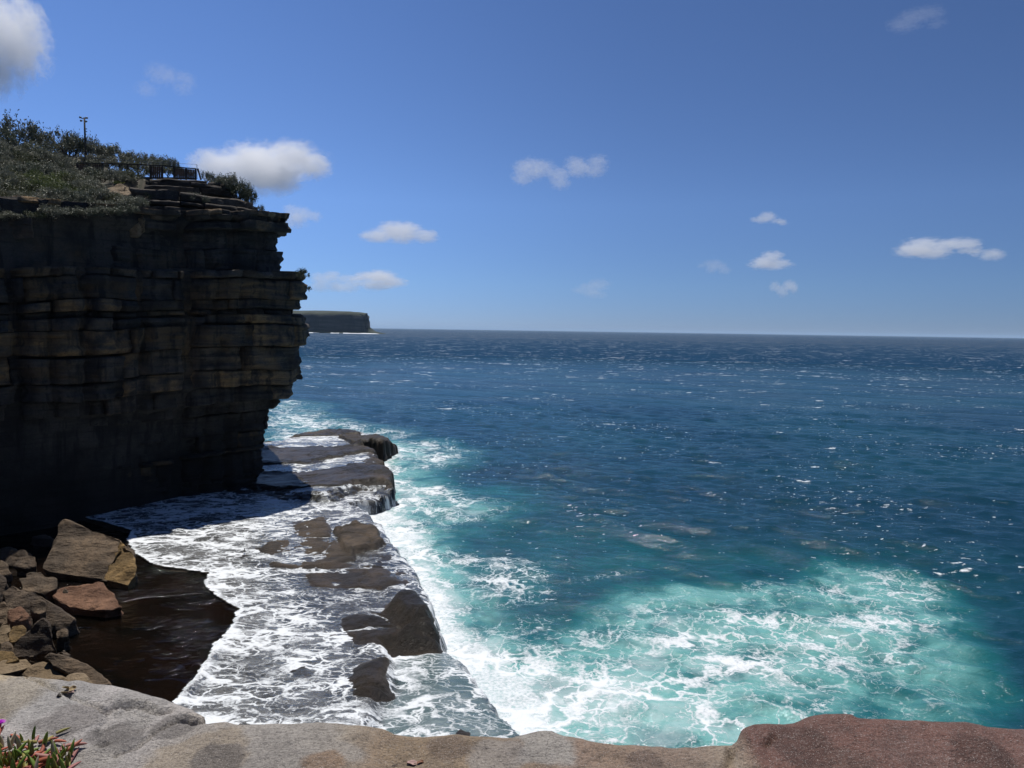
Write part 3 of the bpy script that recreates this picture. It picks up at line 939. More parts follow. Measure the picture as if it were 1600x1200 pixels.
# ------------------------------------------------------------------ sea
r1 = np.exp(np.arange(np.log(22), np.log(210), .0048))
r2 = np.exp(np.arange(np.log(r1[-1] * 1.005), np.log(1600), .0085))
r3 = np.exp(np.arange(np.log(r2[-1] * 1.01), np.log(60000), .03))
rr = np.concatenate([r1, r2, r3])
th = np.concatenate([np.linspace(R(-75), R(-34), 60)[:-1], np.linspace(R(-34), R(42), 420), np.linspace(R(42), R(80), 60)[1:]])
RR, TH = np.meshgrid(rr, th, indexing='ij')
X, Yg = RR * np.sin(TH), RR * np.cos(TH)
spac = np.maximum(np.gradient(rr)[:, None] * np.ones_like(TH), RR * R(76) / 420)
dz = np.zeros_like(X); dx = np.zeros_like(X); dy = np.zeros_like(X)
rg = np.random.default_rng(3)
shore = poly_sdf(X, Yg, OUT)
damp = .45 + .55 * sstep(0, 25, -shore)
for lam in np.concatenate([np.geomspace(.75, 7, 44), np.geomspace(7, 34, 12)]):
    a_ = R(-150) + rg.normal(0, .42)
    kx, ky = math.sin(a_), math.cos(a_)
    k = 2 * math.pi / lam
    amp = .0080 * lam ** .86 * rg.uniform(.5, 1.3)
    if lam > 7: amp *= .48
    w = np.clip(lam / spac / 2.2 - 1, 0, 1) * damp
    ph = k * (kx * X + ky * Yg) + rg.uniform(0, 6.28) + 1.3 * noise(X / (lam * 5), Yg / (lam * 5), lam, 5)
    dz += w * amp * np.cos(ph)
    dx -= w * amp * .9 * kx * np.sin(ph)
    dy -= w * amp * .9 * ky * np.sin(ph)
wxn = fbm(X * .09, Yg * .09, 0, 4, 101)
wyn = fbm(X * .09, Yg * .09, 9, 4, 103)
Xq, Yq = X + wxn * 5, Yg + wyn * 5
foam = np.zeros_like(X); aer = np.zeros_like(X)
# spill along the rock edge
edge_line = np.array(e_w[1:16])
d = line_dist(X + wxn * 1.5, Yg + wyn * 1.5, edge_line)
wid = np.interp(Yg, [28, 40, 50, 65, 85], [5.5, 6.5, 4.6, 5.0, 9])
foam = np.maximum(foam, 1.6 * (1 - sstep(.15, 1.0, d / wid)))
aer = np.maximum(aer, .9 * (1 - sstep(.4, 2.0, d / wid)))
edge2 = np.array(e_w[16:])
d = line_dist(X + wxn * 3, Yg + wyn * 3, edge2)
foam = np.maximum(foam, 1.05 * (1 - sstep(.1, 1.0, d / 6.0)))
aer = np.maximum(aer, .9 * (1 - sstep(.2, 1.6, d / 9)))


def patch(pts, soft, f, a, wob=1.0):
    global foam, aer
    s = poly_sdf(X + wxn * 5 * wob, Yg + wyn * 5 * wob, D(pts, 0))
    k = sstep(-soft, soft, s)
    foam = np.maximum(foam, f * k)
    aer = np.maximum(aer, a * sstep(-soft * 1.2, soft * .8, s))


patch([(740, 1300), (735, 1090), (790, 1050), (850, 1040), (900, 1000), (960, 975), (1050, 965), (1150, 945), (1280, 930), (1400, 945), (1460, 985), (1500, 1030), (1440, 1070), (1250, 1120), (1150, 1300)], 4.0, .62, .92)
patch([(735, 1300), (740, 1100), (800, 1075), (900, 1040), (1000, 1050), (1120, 1080), (1150, 1150), (1100, 1300)], 2.5, .9, 1.0)
patch([(900, 985), (1000, 930), (1150, 905), (1300, 885), (1410, 905), (1500, 985), (1570, 1040), (1590, 1085), (1550, 1115), (1430, 1150), (1300, 1300), (900, 1300)], 3.4, .26, .78, .8)
patch([(1150, 900), (1400, 900), (1440, 960), (1350, 985), (1180, 960)], 3, .42, .6)
patch([(1120, 985), (1330, 970), (1430, 1010), (1380, 1050), (1200, 1060)], 3, .72, .95)
patch([(640, 800), (700, 775), (790, 790), (770, 815), (690, 835), (650, 850)], 4, .55, .7)
patch([(670, 860), (730, 850), (830, 860), (860, 885), (850, 925), (780, 935), (700, 920), (670, 900)], 2.5, .50, .45)
patch([(620, 690), (680, 685), (735, 705), (720, 720), (640, 735), (615, 760)], 6, .62, .6)
patch([(615, 765), (680, 755), (740, 770), (700, 800), (640, 830), (600, 800)], 4, .68, .7)
patch([(424, 650), (470, 640), (560, 665), (640, 675), (560, 690), (424, 695)], 9, .78, .7)
patch([(424, 630), (470, 625), (500, 636), (470, 645), (424, 648)], 8, .62, .6)
patch([(880, 905), (950, 893), (1010, 895), (980, 903), (910, 912)], 1.6, .5, .2, .5)
patch([(700, 985), (800, 950), (880, 960), (870, 1010), (780, 1060), (740, 1060)], 2.5, .5, .5)
patch([(650, 770), (800, 760), (830, 800), (700, 860)], 7, .1, .42)
patch([(650, 850), (900, 820), (1100, 850), (1450, 880), (1400, 950), (900, 960), (700, 990)], 14, .10, .26)
foam = foam * (.8 + .45 * fbm(X * .2, Yg * .2, 2, 4, 107))
calm = .06 * (1 - sstep(60, 420, RR)) + .10 * sstep(.2, .5, aer) - .01 * sstep(300, 1500, RR)
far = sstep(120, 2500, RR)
Zs = dz * sstep(3.5, -2.5, shore + 2)
V = np.stack([X + dx, Yg + dy, Zs], -1).reshape(-1, 3)
keep = shore < 2.5
V, fs, (a1, a2, a3, a4) = compact(V, [grid_faces(*X.shape, keep=keep)], [foam.ravel(), aer.ravel(), far.ravel(), calm.ravel()])
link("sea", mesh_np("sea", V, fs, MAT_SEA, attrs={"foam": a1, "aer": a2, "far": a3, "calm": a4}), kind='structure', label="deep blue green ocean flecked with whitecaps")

# ------------------------------------------------------------------ far headland across the water
m, nt, bsdf, out = material("headland_rock")
P = POS(nt)
sep = nd(nt, "SeparateXYZ", {0: P}).outputs[2]
nn = NOISE(nt, SCALE(nt, P, (.006, .006, .09)), 1.0, 6, .65).outputs["Fac"]
vn = NOISE(nt, SCALE(nt, P, (.035, .035, .006)), 1.0, 5, .65).outputs["Fac"]
nz = nd(nt, "SeparateXYZ", {0: nd(nt, "NewGeometry").outputs["Normal"]}).outputs[2]
c = MIX(nt, MR(nt, nn, .35, .65), (.03, .028, .025), (.095, .082, .07))
c = MIX(nt, MR(nt, vn, .45, .62, 0, .7), c, (.03, .03, .028))
c = MIX(nt, MR(nt, M(nt, 'ADD', nz, M(nt, 'MULTIPLY', vn, .4)), .55, .8), c, (.026, .034, .018))
nt.links.new(c, bsdf.inputs["Base Color"])
bsdf.inputs["Roughness"].default_value = .9
HP = Path([tuple(at(330, 516, Y=2700))[:2], tuple(at(470, 516, Y=2600))[:2], tuple(at(545, 516, Y=2560))[:2], tuple(at(578, 516, Y=2540))[:2], tuple(at(590, 516, Y=2620))[:2], tuple(at(560, 516, Y=3000))[:2], tuple(at(480, 516, Y=3600))[:2]], 2)
hs = np.linspace(0, HP.len, 260)
prof = np.array([(-2, 0), (2, -2), (5, -9), (9, -14), (22, -17), (40, -19), (56, -22), (61, -25), (66, -34), (69.5, -48)], float)
S, Q = np.meshgrid(hs, np.arange(len(prof)))
zz, oo = prof[Q.astype(int), 0], prof[Q.astype(int), 1]
ht = 1.0 + .06 * fbm(S / 260, 0 * S, 0, 3, 5) + np.interp(S, [0, 180, 330], [.12, .06, 0])
jag = fbm(S / 38, zz / 14, 0, 4, 7) * 8 * (Q > 0)
x, y, nx, ny = HP.at(S)
o = oo + jag
toe = np.exp(-((S - HP.s_near(*tuple(at(592, 516, Y=2600))[:2])) / 45) ** 2)
x = x + toe * np.interp(zz, [-2, 8, 18], [45, 16, 0])
tipd = np.abs(S - HP.s_near(*tuple(at(583, 516, Y=2560))[:2]))
ht = ht * 1.05 * (1 - .10 * np.exp(-(tipd / 40) ** 2)) + .035 * fbm(S / 22, 0 * S, 3, 3, 15) * (zz > 50)
V = np.stack([x + nx * o, y + ny * o, np.where(zz > 10, zz * ht, zz) + (Q > 7) * fbm(S / 15, Q * 1., 0, 3, 3) * 1.8], -1).reshape(-1, 3)
mid_c = np.array([[*tuple(at(470, 516, Y=3000))[:2], 84.0]])
nv = len(V)
ring = nv - 260 + np.arange(260)
V = np.concatenate([V, V[ring] * .5 + mid_c * .5 + np.array([[0, 0, 1.5]]), mid_c])
r2_ = nv + np.arange(260)
capq = np.stack([ring[:-1], ring[1:], r2_[1:], r2_[:-1]], -1)
capt = np.stack([r2_[:-1], r2_[1:], np.full(259, nv + 260)], -1)
link("headland", mesh_np("headland", V, [grid_faces(len(prof), 260), capq, capt], m, True), kind='structure', label="distant flat topped headland with grassy crown")
sg = Geo()
m, nt, bsdf, out = material("surf_foam")
bsdf.inputs["Base Color"].default_value = (.8, .83, .85, 1)
bsdf.inputs["Roughness"].default_value = .8
sx = np.linspace(0, 1, 90)
base_l = np.stack(HP.at(np.linspace(0, HP.s_near(*tuple(at(592, 516, Y=2600))[:2]), 90))[:2], -1)
x, y, nx, ny = HP.at(np.linspace(0, HP.s_near(*tuple(at(592, 516, Y=2600))[:2]), 90))
wd = 1 + 9 * np.clip(fbm(sx * 22, 0 * sx, 0, 3, 9) + .25, 0, 1) + 26 * sstep(.85, 1, sx)
top = np.stack([x + nx * 3, y + ny * 3, 1.2 + 1.6 * np.clip(fbm(sx * 30, 0 * sx, 0, 3, 19) + .2, 0, 1)], -1)
mid = np.stack([x + nx * (wd * .5 + 2), y + ny * (wd * .5 + 2), 1.4 + .8 * fbm(sx * 40, 0 * sx, 0, 3, 4)], -1)
low = np.stack([x + nx * (wd + 3), y + ny * (wd + 3), np.full(90, -.6)], -1)
V = np.concatenate([top, mid, low])
gf = grid_faces(3, 90)[:, ::-1]
gf = gf[(fbm(sx * 26, 0 * sx, 4, 3, 29)[gf[:, 0] % 90] > .02) | (sx[gf[:, 0] % 90] > .93)]
link("surf", mesh_np("surf", V, [gf], m), kind='stuff', label="thin white line of surf at the foot of the distant headland")

# ------------------------------------------------------------------ boulders at the foot of the near cliff
MB1 = mat_boulder("boulder_brown", (.085, .062, .042), (.15, .105, .066))
MB2 = mat_boulder("boulder_ochre", (.14, .09, .036), (.26, .165, .066))
MB3 = mat_boulder("boulder_red", (.14, .072, .042), (.22, .118, .070))
MB4 = mat_boulder("boulder_dark", (.064, .047, .034), (.125, .09, .060))
MB5 = mat_boulder("boulder_buff", (.17, .12, .068), (.25, .185, .115))


def hull_rock(name, pts, mat, seed, rough=.12, cuts=3, freq=.8):
    """a broken rock: the hull of its corner points, roughened, with crisp edges"""
    bm = bmesh.new()
    for p in pts: bm.verts.new(p)
    r = bmesh.ops.convex_hull(bm, input=bm.verts)
    for v in [v for v in bm.verts if not v.link_faces]: bm.verts.remove(v)
    bmesh.ops.dissolve_limit(bm, angle_limit=R(7), verts=bm.verts, edges=bm.edges)
    bmesh.ops.bevel(bm, geom=bm.edges[:], offset=rough * .3, segments=1, affect='EDGES', clamp_overlap=True)
    bmesh.ops.triangulate(bm, faces=bm.faces)
    for _ in range(cuts):
        L = [e for e in bm.edges if e.calc_length() > .22]
        if len(bm.faces) > 5000: break
        bmesh.ops.subdivide_edges(bm, edges=L, cuts=1, use_grid_fill=False)
        bmesh.ops.triangulate(bm, faces=bm.faces)
    bm.normal_update()
    co = np.array([v.co[:] for v in bm.verts]); no = np.array([v.normal[:] for v in bm.verts])
    q = co * freq
    d = fbm(q[:, 0] + seed, q[:, 1], q[:, 2], 4, seed) * 1.1 - .9 * np.clip(noise(q[:, 0] * .9, q[:, 1] * .9 + seed, q[:, 2] * .9, seed + 5) - .35, 0, 1) * 2.2
    bed = noise(q[:, 0] * .3, q[:, 1] * .3 + seed, q[:, 2] * 3.5, seed + 9) * .35
    pit = np.clip(noise(q[:, 0] * 1.7, q[:, 1] * 1.7 + seed, q[:, 2] * 1.7, seed + 15) - .3, 0, 1) * 1.6
    co = co + no * ((d * 1.9 + bed * 1.8 - pit) * rough)[:, None]
    for v, c in zip(bm.verts, co): v.co = c
    for f in bm.faces: f.smooth = True
    for e in bm.edges:
        e.smooth = not (len(e.link_faces) == 2 and e.calc_face_angle(0) > R(32))
    me = bpy.data.meshes.new(name)
    ctr = Vector(co.mean(0))
    bmesh.ops.translate(bm, vec=-ctr, verts=bm.verts)
    bm.to_mesh(me); bm.free()
    me.materials.append(mat)
    o = link(name, me)
    o.location = ctr
    return o


def boulder(poly, Y, mat, label, lean=.9, thick=.6, seed=1, rough=.14, cuts=3, group=None, freq=.8):
    """poly: corners of the face seen; the face leans back, the body reaches behind it"""
    ym = max(p[1] for p in poly)
    sc = Y / F_PX
    pts = []
    cxp = sum(p[0] for p in poly) / len(poly); cyp = sum(p[1] for p in poly) / len(poly)
    W = (max(p[0] for p in poly) - min(p[0] for p in poly)) * sc
    for p in poly:
        up = (ym - p[1]) * sc
        extra = p[2] if len(p) > 2 else 0
        f = at(p[0], p[1], Y=Y + up * lean + extra)
        pts.append(f)
        b = at(cxp + (p[0] - cxp) * .82, cyp + (p[1] - cyp) * .82 + 6, Y=Y + up * lean * .6 + extra + W * thick)
        pts.append(b)
        if up < .35 * (ym - min(q[1] for q in poly)) * sc:
            pts.append(Vector((f.x, f.y + W * .12, f.z - 1.2)))
    o = hull_rock("boulder", [tuple(p) for p in pts], mat, seed, rough, cuts, freq)
    o["label"] = label
    o["category"] = "boulder"
    if group: o["group"] = group
    return o


GB = "fallen boulders beside the rock pool"
big = boulder([(64, 888), (92, 822), (101, 814), (128, 821), (190, 840), (208, 862), (211, 900), (198, 914), (160, 902), (118, 893), (80, 894)], 53, MB1,
              "biggest brown boulder with an ochre right flank standing at the pool edge", 1.15, .5, 6, .16, 4, GB, .6)
boulder([(158, 904), (168, 882), (190, 845), (208, 862), (212, 898), (200, 915), (180, 910)], 52.3, MB2, "ochre slab forming the sunlit right side against the biggest boulder", 1.1, .35, 5, .16, 3, GB)
boulder([(82, 932), (92, 922), (120, 915), (155, 911), (180, 928), (191, 948), (165, 955), (135, 953), (105, 948)], 47, MB3, "rusty red low boulder in the pool just below the biggest boulder", 1.5, .5, 8, .2, 3, GB)
boulder([(30, 905), (60, 897), (87, 904), (88, 920), (70, 930), (35, 920)], 49.5, MB1, "small brown boulder behind the dark leaning boulder", 1.2, .6, 11, .15, 3, GB)
boulder([(2, 925), (20, 912), (50, 920), (85, 942), (117, 968), (105, 985), (70, 985), (30, 975), (10, 955)], 44, MB4, "large dark leaning boulder with a long sloping right edge", .75, .6, 14, .18, 4, GB, .55)
boulder([(-30, 900), (0, 897), (14, 912), (-2, 935), (-30, 935)], 48, MB4, "dark grey boulder cut by the left border above the leaning boulder", 1, .6, 17, .2, 3, GB)
boulder([(-25, 945), (5, 940), (22, 952), (27, 972), (5, 975), (-25, 970)], 43, MB1, "grey brown boulder at the left border under the leaning boulder", 1.1, .6, 19, .2, 3, GB)
boulder([(8, 1022), (22, 1002), (68, 967), (75, 975), (88, 1014), (60, 1026), (26, 1030)], 38.5, MB4, "upright triangular dark slab with a ripple marked face", .5, .35, 23, .1, 3, GB)
boulder([(-5, 985), (3, 974), (16, 974), (18, 986), (5, 992)], 41.5, MB5, "small buff rock above the row of pale stones", 1, .7, 29, .08, 2, GB)
boulder([(14, 992), (20, 979), (35, 977), (42, 985), (36, 998), (18, 1004)], 40.6, MB2, "small ochre rock wedged behind the triangular slab", 1, .7, 31, .1, 2, GB)
boulder([(-8, 998), (-2, 986), (12, 990), (15, 1002), (5, 1010)], 40, MB5, "small pale rock at the left border beside the triangular slab", 1, .7, 37, .08, 2, GB)
boulder([(-20, 1035), (0, 1017), (20, 1018), (30, 1030), (10, 1036)], 37.5, MB2, "flat tan stone below the triangular slab at the left border", 1.4, .6, 41, .1, 2, GB)
boulder([(-20, 1052), (0, 1032), (42, 1029), (52, 1040), (30, 1048), (0, 1054)], 36.8, MB5, "flat buff stone lying under the tan stone", 1.5, .7, 43, .12, 3, GB)
boulder([(35, 1055), (50, 1042), (68, 1034), (82, 1040), (104, 1060), (70, 1068)], 36.2, MB5, "rounded buff stone with a small pit between two flat stones", 1.3, .6, 47, .14, 3, GB)
boulder([(70, 1028), (78, 1022), (110, 1028), (150, 1046), (172, 1070), (155, 1075), (120, 1062), (82, 1040)], 36, MB1, "long dark brown stone sloping down into the pool", .9, .45, 53, .14, 3, GB)
boulder([(98, 1068), (108, 1058), (130, 1055), (152, 1070), (140, 1082), (100, 1085)], 34.8, MB5, "buff stone peeping over the grey ledge below the long brown stone", 1.4, .6, 59, .12, 3, GB)
boulder([(40, 1030), (48, 1026), (64, 1036), (58, 1042), (46, 1040)], 37.4, MB4, "small dark stone wedged between the flat stones", 1.2, .6, 61, .08, 2, GB)
FILL = [(18, 938, 34, 26, 45.5, MB1, "brown angular rock jammed above the left shoulder of the leaning boulder"), (62, 948, 30, 20, 43.2, MB1, "brown wedge of rock on the back of the leaning boulder"),
        (100, 930, 26, 22, 48.3, MB4, "dark rock squeezed between the small brown and the rusty red boulders"), (28, 962, 30, 22, 42.2, MB3, "reddish rock under the left border boulder"),
        (55, 992, 34, 24, 40.6, MB4, "dark rock behind the tip of the triangular slab"), (96, 990, 28, 22, 42, MB1, "brown rock at the waterline right of the triangular slab"),
        (100, 1018, 30, 18, 38.6, MB4, "dark wet rock at the foot of the triangular slab"), (10, 1012, 26, 18, 38.9, MB1, "brown rock left of the foot of the triangular slab"),
        (60, 905, 44, 24, 51, MB1, "brown block against the left foot of the biggest boulder"), (-4, 890, 40, 26, 52, MB1, "brown block at the left border higher up the pile"),
        (40, 878, 36, 22, 55, MB4, "shaded block behind the top of the pile")]
for i, (a, b, w, hh, Y, mt, lb) in enumerate(FILL):
    rj = random.Random(300 + i)
    j = lambda q: q * rj.uniform(.7, 1.15)
    boulder([(a - j(w / 2), b + hh * .3), (a - j(w / 2.6), b - hh * .35), (a - w * rj.uniform(-.2, .1), b - j(hh / 2)), (a + j(w / 2.4), b - hh * rj.uniform(0, .4)), (a + j(w / 2), b + hh * .25), (a, b + j(hh / 2))], Y, mt, lb, 1, .7, 210 + i, .16, 3, GB)
# more tumbled rock in the dark behind them
for i, (a, b, w, h_, Y) in enumerate([(20, 868, 60, 34, 57), (-40, 880, 70, 40, 54), (70, 850, 50, 28, 62), (-60, 950, 60, 40, 46)]):
    boulder([(a - w / 2, b + h_ / 2), (a - w / 3, b - h_ / 3), (a, b - h_ / 2), (a + w / 2, b), (a + w / 3, b + h_ / 2)], Y, MB4,
            ["dark boulder in the shade left of the biggest boulder", "shaded boulder at the left border behind the pile", "dark boulder in the shade behind the biggest boulder", "dark boulder at the left border beside the leaning boulder"][i], 1, .7, 70 + i, .22, 3, GB)

# ------------------------------------------------------------------ the ledge underfoot
LX = np.arange(-3.6, 3.6, .014)
LY = np.concatenate([np.arange(-1.2, 2.3, .07), np.arange(2.3, 3.75, .0125)])
X, Yg = np.meshgrid(LX, LY)
pxl = PW / 2 + F_PX * X / 3.15          # rough photo column, used only to lay the rim out
sil_x = np.array([-700, -200, 0, 40, 100, 160, 220, 260, 300, 318, 326, 360, 420, 500, 560, 595, 615, 640, 720, 770, 800, 822, 840, 862, 880, 905, 960, 1040, 1100, 1140, 1150, 1158, 1175, 1240, 1262, 1290, 1325, 1335, 1400, 1500, 1540, 1600, 1800, 2200])
sil_y = np.array([1040, 1045, 1054, 1058, 1062, 1072, 1084, 1094, 1108, 1120, 1130, 1131, 1131, 1130, 1135, 1140, 1150, 1152, 1150, 1152, 1152, 1148, 1142, 1142, 1150, 1156, 1164, 1170, 1167, 1166, 1158, 1140, 1133, 1131, 1122, 1118, 1117, 1123, 1126, 1128, 1134, 1138, 1145, 1150])
rim_d = np.array([3.5, 3.5, 3.5, 3.48, 3.46, 3.42, 3.38, 3.34, 3.28, 3.22, 3.12, 3.12, 3.14, 3.14, 3.12, 3.12, 3.10, 3.10, 3.12, 3.12, 3.12, 3.14, 3.16, 3.16, 3.12, 3.10, 3.06, 3.04, 3.04, 3.05, 3.06, 3.1, 3.14, 3.16, 3.18, 3.2, 3.2, 3.18, 3.18, 3.16, 3.16, 3.16, 3.16, 3.16])
rx = np.array([tuple(at(a, b, Y=c)) for a, b, c in zip(sil_x, sil_y, rim_d)])
YE = np.interp(X, rx[:, 0], rim_d) + .02 * fbm(X * 4, 0 * X, 0, 3, 3)
ZE = np.interp(X, rx[:, 0], rx[:, 2]) + .006 * fbm(X * 9, 0 * X, 0, 3, 13)
dpt = YE - Yg                                  # distance back from the rim
Zl = ZE - .10 * (1 - np.exp(-np.clip(dpt, 0, 9) / .9)) + .022 * fbm(X * 2.2, Yg * 2.2, 0, 4, 5) * sstep(.03, .4, dpt) + .006 * fbm(X * 14, Yg * 14, 0, 4, 6)
Zl = np.where(dpt < .0, Zl, Zl)
# the left slab stands proud of the middle shelf, with cracks and a hollow under its tip
cr = lambda P_, w, dep: dep * (1 - sstep(0, w, line_dist(X + .008 * fbm(X * 22, Yg * 22, 0, 3, 4), Yg + .008 * fbm(X * 22, Yg * 22, 3, 3, 4), np.array(P_))))


def onl(px, py, Y):
    p = at(px, py, Y=Y)
    return (p.x, p.y)


def gpt(px, py):
    """a spot on the ledge seen at a pixel"""
    z = 18.42
    for _ in range(6):
        p = at(px, py, z=z)
        i, j = np.abs(LY - p.y).argmin(), np.abs(LX - p.x).argmin()
        z = Zl[i, j]
    return p


crack1 = [gpt(*p) for p in ((165, 1122), (185, 1112), (205, 1110), (222, 1112), (240, 1121), (262, 1122))]
crack2 = [gpt(*p) for p in ((160, 1176), (170, 1170), (178, 1168))]
crack3 = [gpt(*p) for p in ((1196, 1176), (1200, 1170), (1210, 1163))]
crack4 = [gpt(*p) for p in ((326, 1130), (316, 1133), (306, 1134), (290, 1132))]
crack6 = [gpt(*p) for p in ((1144, 1182), (1140, 1199), (1136, 1215))]
crack7 = [gpt(*p) for p in ((40, 1062), (70, 1080), (110, 1100), (165, 1122))]
crack5 = [gpt(*p) for p in ((296, 1134), (270, 1142), (240, 1158), (215, 1180), (180, 1195))]
hollow = poly_sdf(X + .02 * fbm(X * 6, Yg * 6, 0, 3, 8), Yg, np.array([tuple(gpt(*p))[:2] for p in ((148, 1140), (165, 1122), (205, 1111), (230, 1122), (240, 1150), (180, 1172), (150, 1165))]))
Zl = Zl - .022 * sstep(0, .03, hollow) - cr([tuple(p)[:2] for p in crack1], .03, .055) - cr([tuple(p)[:2] for p in crack2], .026, .05) - cr([tuple(p)[:2] for p in crack3], .018, .04) - cr([tuple(p)[:2] for p in crack4], .045, .12) - cr([tuple(p)[:2] for p in crack5], .016, .035) - cr([tuple(p)[:2] for p in crack6], .022, .06) - cr([tuple(p)[:2] for p in crack7], .012, .03)
over = np.clip(-dpt, 0, 9)
Zl = np.where(dpt < .0, Zl - 7.5 * np.clip(over, 0, .02) - over * 5.5, Zl)
Zl = Zl - .035 * np.exp(-np.clip(dpt, 0, 3) / .035)
Zl = Zl + .035
Zl = np.maximum(Zl, 16.2)
# colours the stone itself has
px_of = lambda a, b=1150: at(a, b, Y=3.15).x
wob = .12 * fbm(X * 3, Yg * 3, 0, 4, 15)
Xc = X + wob
stops = [(-300, (.36, .28, .18)), (10, (.40, .32, .21)), (40, (.43, .40, .375)), (250, (.36, .33, .305)), (330, (.35, .315, .28)), (480, (.36, .33, .295)), (560, (.31, .265, .21)), (620, (.25, .185, .125)), (760, (.26, .195, .13)), (900, (.245, .175, .13)), (1040, (.25, .185, .14)), (1125, (.28, .225, .17)), (1143, (.25, .18, .135)), (1152, (.145, .076, .060)), (1700, (.15, .082, .067)), (2400, (.12, .07, .06))]
sx_ = np.array([px_of(a) for a, _ in stops])
Xk = np.where(X > px_of(1100), X + wob * .06, Xc)
tint = np.stack([np.interp(Xk, sx_, [c[k] * 1.5 for _, c in stops]) for k in range(3)] + [np.ones_like(X)], -1)


def stain(px, py, r, col, amt, fr=7):
    global tint
    p = gpt(px, py)
    d = np.hypot(X - p.x, (Yg - p.y) * 1.0) / r + .55 * fbm(X * fr, Yg * fr, px, 4, 33)
    k = (amt * (1 - sstep(.82, 1.06, d)))[..., None]
    col = tuple(q * 1.35 for q in col)
    tint = tint * (1 - k) + np.array([*col, 1]) * k


stain(850, 1165, .15, (.36, .335, .30), .9)
stain(790, 1185, .12, (.34, .31, .28), .7)
stain(440, 1160, .34, (.33, .30, .265), .75)
stain(310, 1180, .22, (.33, .265, .19), .7)
stain(190, 1150, .12, (.13, .118, .108), .75)
stain(150, 1190, .12, (.36, .33, .29), .6)
stain(60, 1085, .25, (.30, .285, .265), .6)
stain(230, 1100, .16, (.29, .275, .255), .55)
stain(120, 1120, .14, (.125, .11, .10), .6)
stain(270, 1140, .10, (.13, .118, .108), .7)
stain(640, 1175, .10, (.26, .19, .12), .6)
stain(700, 1165, .09, (.14, .10, .075), .6)
stain(960, 1180, .12, (.24, .17, .12), .6)
stain(1010, 1190, .07, (.12, .085, .07), .6)
stain(1250, 1160, .14, (.07,.04,.033), .6)
stain(1420, 1165, .16, (.15, .09, .075), .6)
stain(1540, 1180, .12, (.065,.037,.03), .6)
stain(1330, 1190, .10, (.14, .082, .066), .6)
stain(340, 1188, .12, (.13, .115, .105), .75)
stain(510, 1190, .10, (.25, .15, .08), .7)
V = np.stack([X, Yg, Zl], -1).reshape(-1, 3)
link("rock_ledge", mesh_np("rock_ledge", V, [grid_faces(*X.shape)], MAT_LEDGE, colors={"tint": tint.reshape(-1, 4)}), kind='structure', label="worn sandstone ledge underfoot, grey at left and red at right")
# the cliff under the ledge
gx, gz = np.linspace(-7, 9, 60), np.linspace(-2, 17.6, 50)
X2, Z2 = np.meshgrid(gx, gz)
Y2 = 2.75 + .5 * fbm(X2 * .5, Z2 * 1.4, 0, 4, 25) - .5 * sstep(16, 4, Z2) - np.clip(np.abs(X2) - 3, 0, 9) * .35
V = np.stack([X2, Y2, Z2], -1).reshape(-1, 3)
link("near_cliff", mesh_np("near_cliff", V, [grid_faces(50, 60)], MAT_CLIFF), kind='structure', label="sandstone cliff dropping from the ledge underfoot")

# ------------------------------------------------------------------ plants on the cliff top
MAT_BARK = mat_plain("grey_bark", (.10, .085, .07), .9, .4, 3)
ML_GREY = mat_leaf("leaf_grey_green", (.10, .11, .075), (.20, .205, .15))
ML_DARK = mat_leaf("leaf_dark_green", (.035, .046, .024), (.085, .10, .055))
ML_OLIVE = mat_leaf("leaf_olive", (.075, .084, .038), (.15, .155, .085))
ML_BRIGHT = mat_leaf("leaf_bright_green", (.075, .095, .03), (.14, .165, .06), .2)
ML_YELLOW = mat_leaf("leaf_yellow_green", (.16, .19, .03), (.27, .30, .07), .25)


def crown_mesh(name, seed, mat, nclump, nleaf, leaf, open_=.3, flat=.8, spike=.3):
    """leaf sized faces gathered in clumps that fill a crown of unit radius, base at z 0, top near 1"""
    rg = np.random.default_rng(seed)
    cl = []
    while len(cl) < nclump:
        p = rg.uniform(-1, 1, 3)
        if np.linalg.norm(p) > 1: continue
        p *= .35 + .65 * rg.random() ** .4
        cl.append((p[0] * .8, p[1] * .8, .48 + p[2] * .40 * flat))
    cl = np.array(cl)
    rad = rg.uniform(.12, .30, nclump)
    ci = rg.integers(0, nclump, nleaf)
    d = rg.normal(0, 1, (nleaf, 3)); d /= np.linalg.norm(d, axis=1)[:, None]
    r = rg.random(nleaf) ** .5
    P = cl[ci] + d * (rad[ci] * r)[:, None]
    P[:, 2] += spike * .25 * rg.random(nleaf) ** 3
    P[:, 2] = np.maximum(P[:, 2], .03)
    ax = d * .6 + rg.normal(0, .6, (nleaf, 3)) + np.array([0, 0, .35]); ax /= np.linalg.norm(ax, axis=1)[:, None]
    sd_ = np.cross(ax, rg.normal(0, 1, (nleaf, 3))); sd_ /= np.linalg.norm(sd_, axis=1)[:, None]
    L = leaf * rg.uniform(.6, 1.4, nleaf)[:, None]
    A = P - ax * L; B = P + sd_ * L * .38; C_ = P + ax * L; D_ = P - sd_ * L * .38
    V = np.stack([A, B, C_, D_], 1).reshape(-1, 3)
    return mesh_np(name, V, [np.arange(nleaf * 4).reshape(-1, 4)], mat, False), cl


def stem_mesh(cl, seed, k=7):
    rg = random.Random(seed)
    g = Geo()
    for c in cl[:k]:
        mid = (c[0] * .4 + rg.uniform(-.08, .08), c[1] * .4 + rg.uniform(-.08, .08), c[2] * .5)
        g.tube([(rg.uniform(-.05, .05), rg.uniform(-.05, .05), -.08), mid, tuple(c)], [.028, .02, .008], 5)
    return g.mesh("stems", MAT_BARK, True)


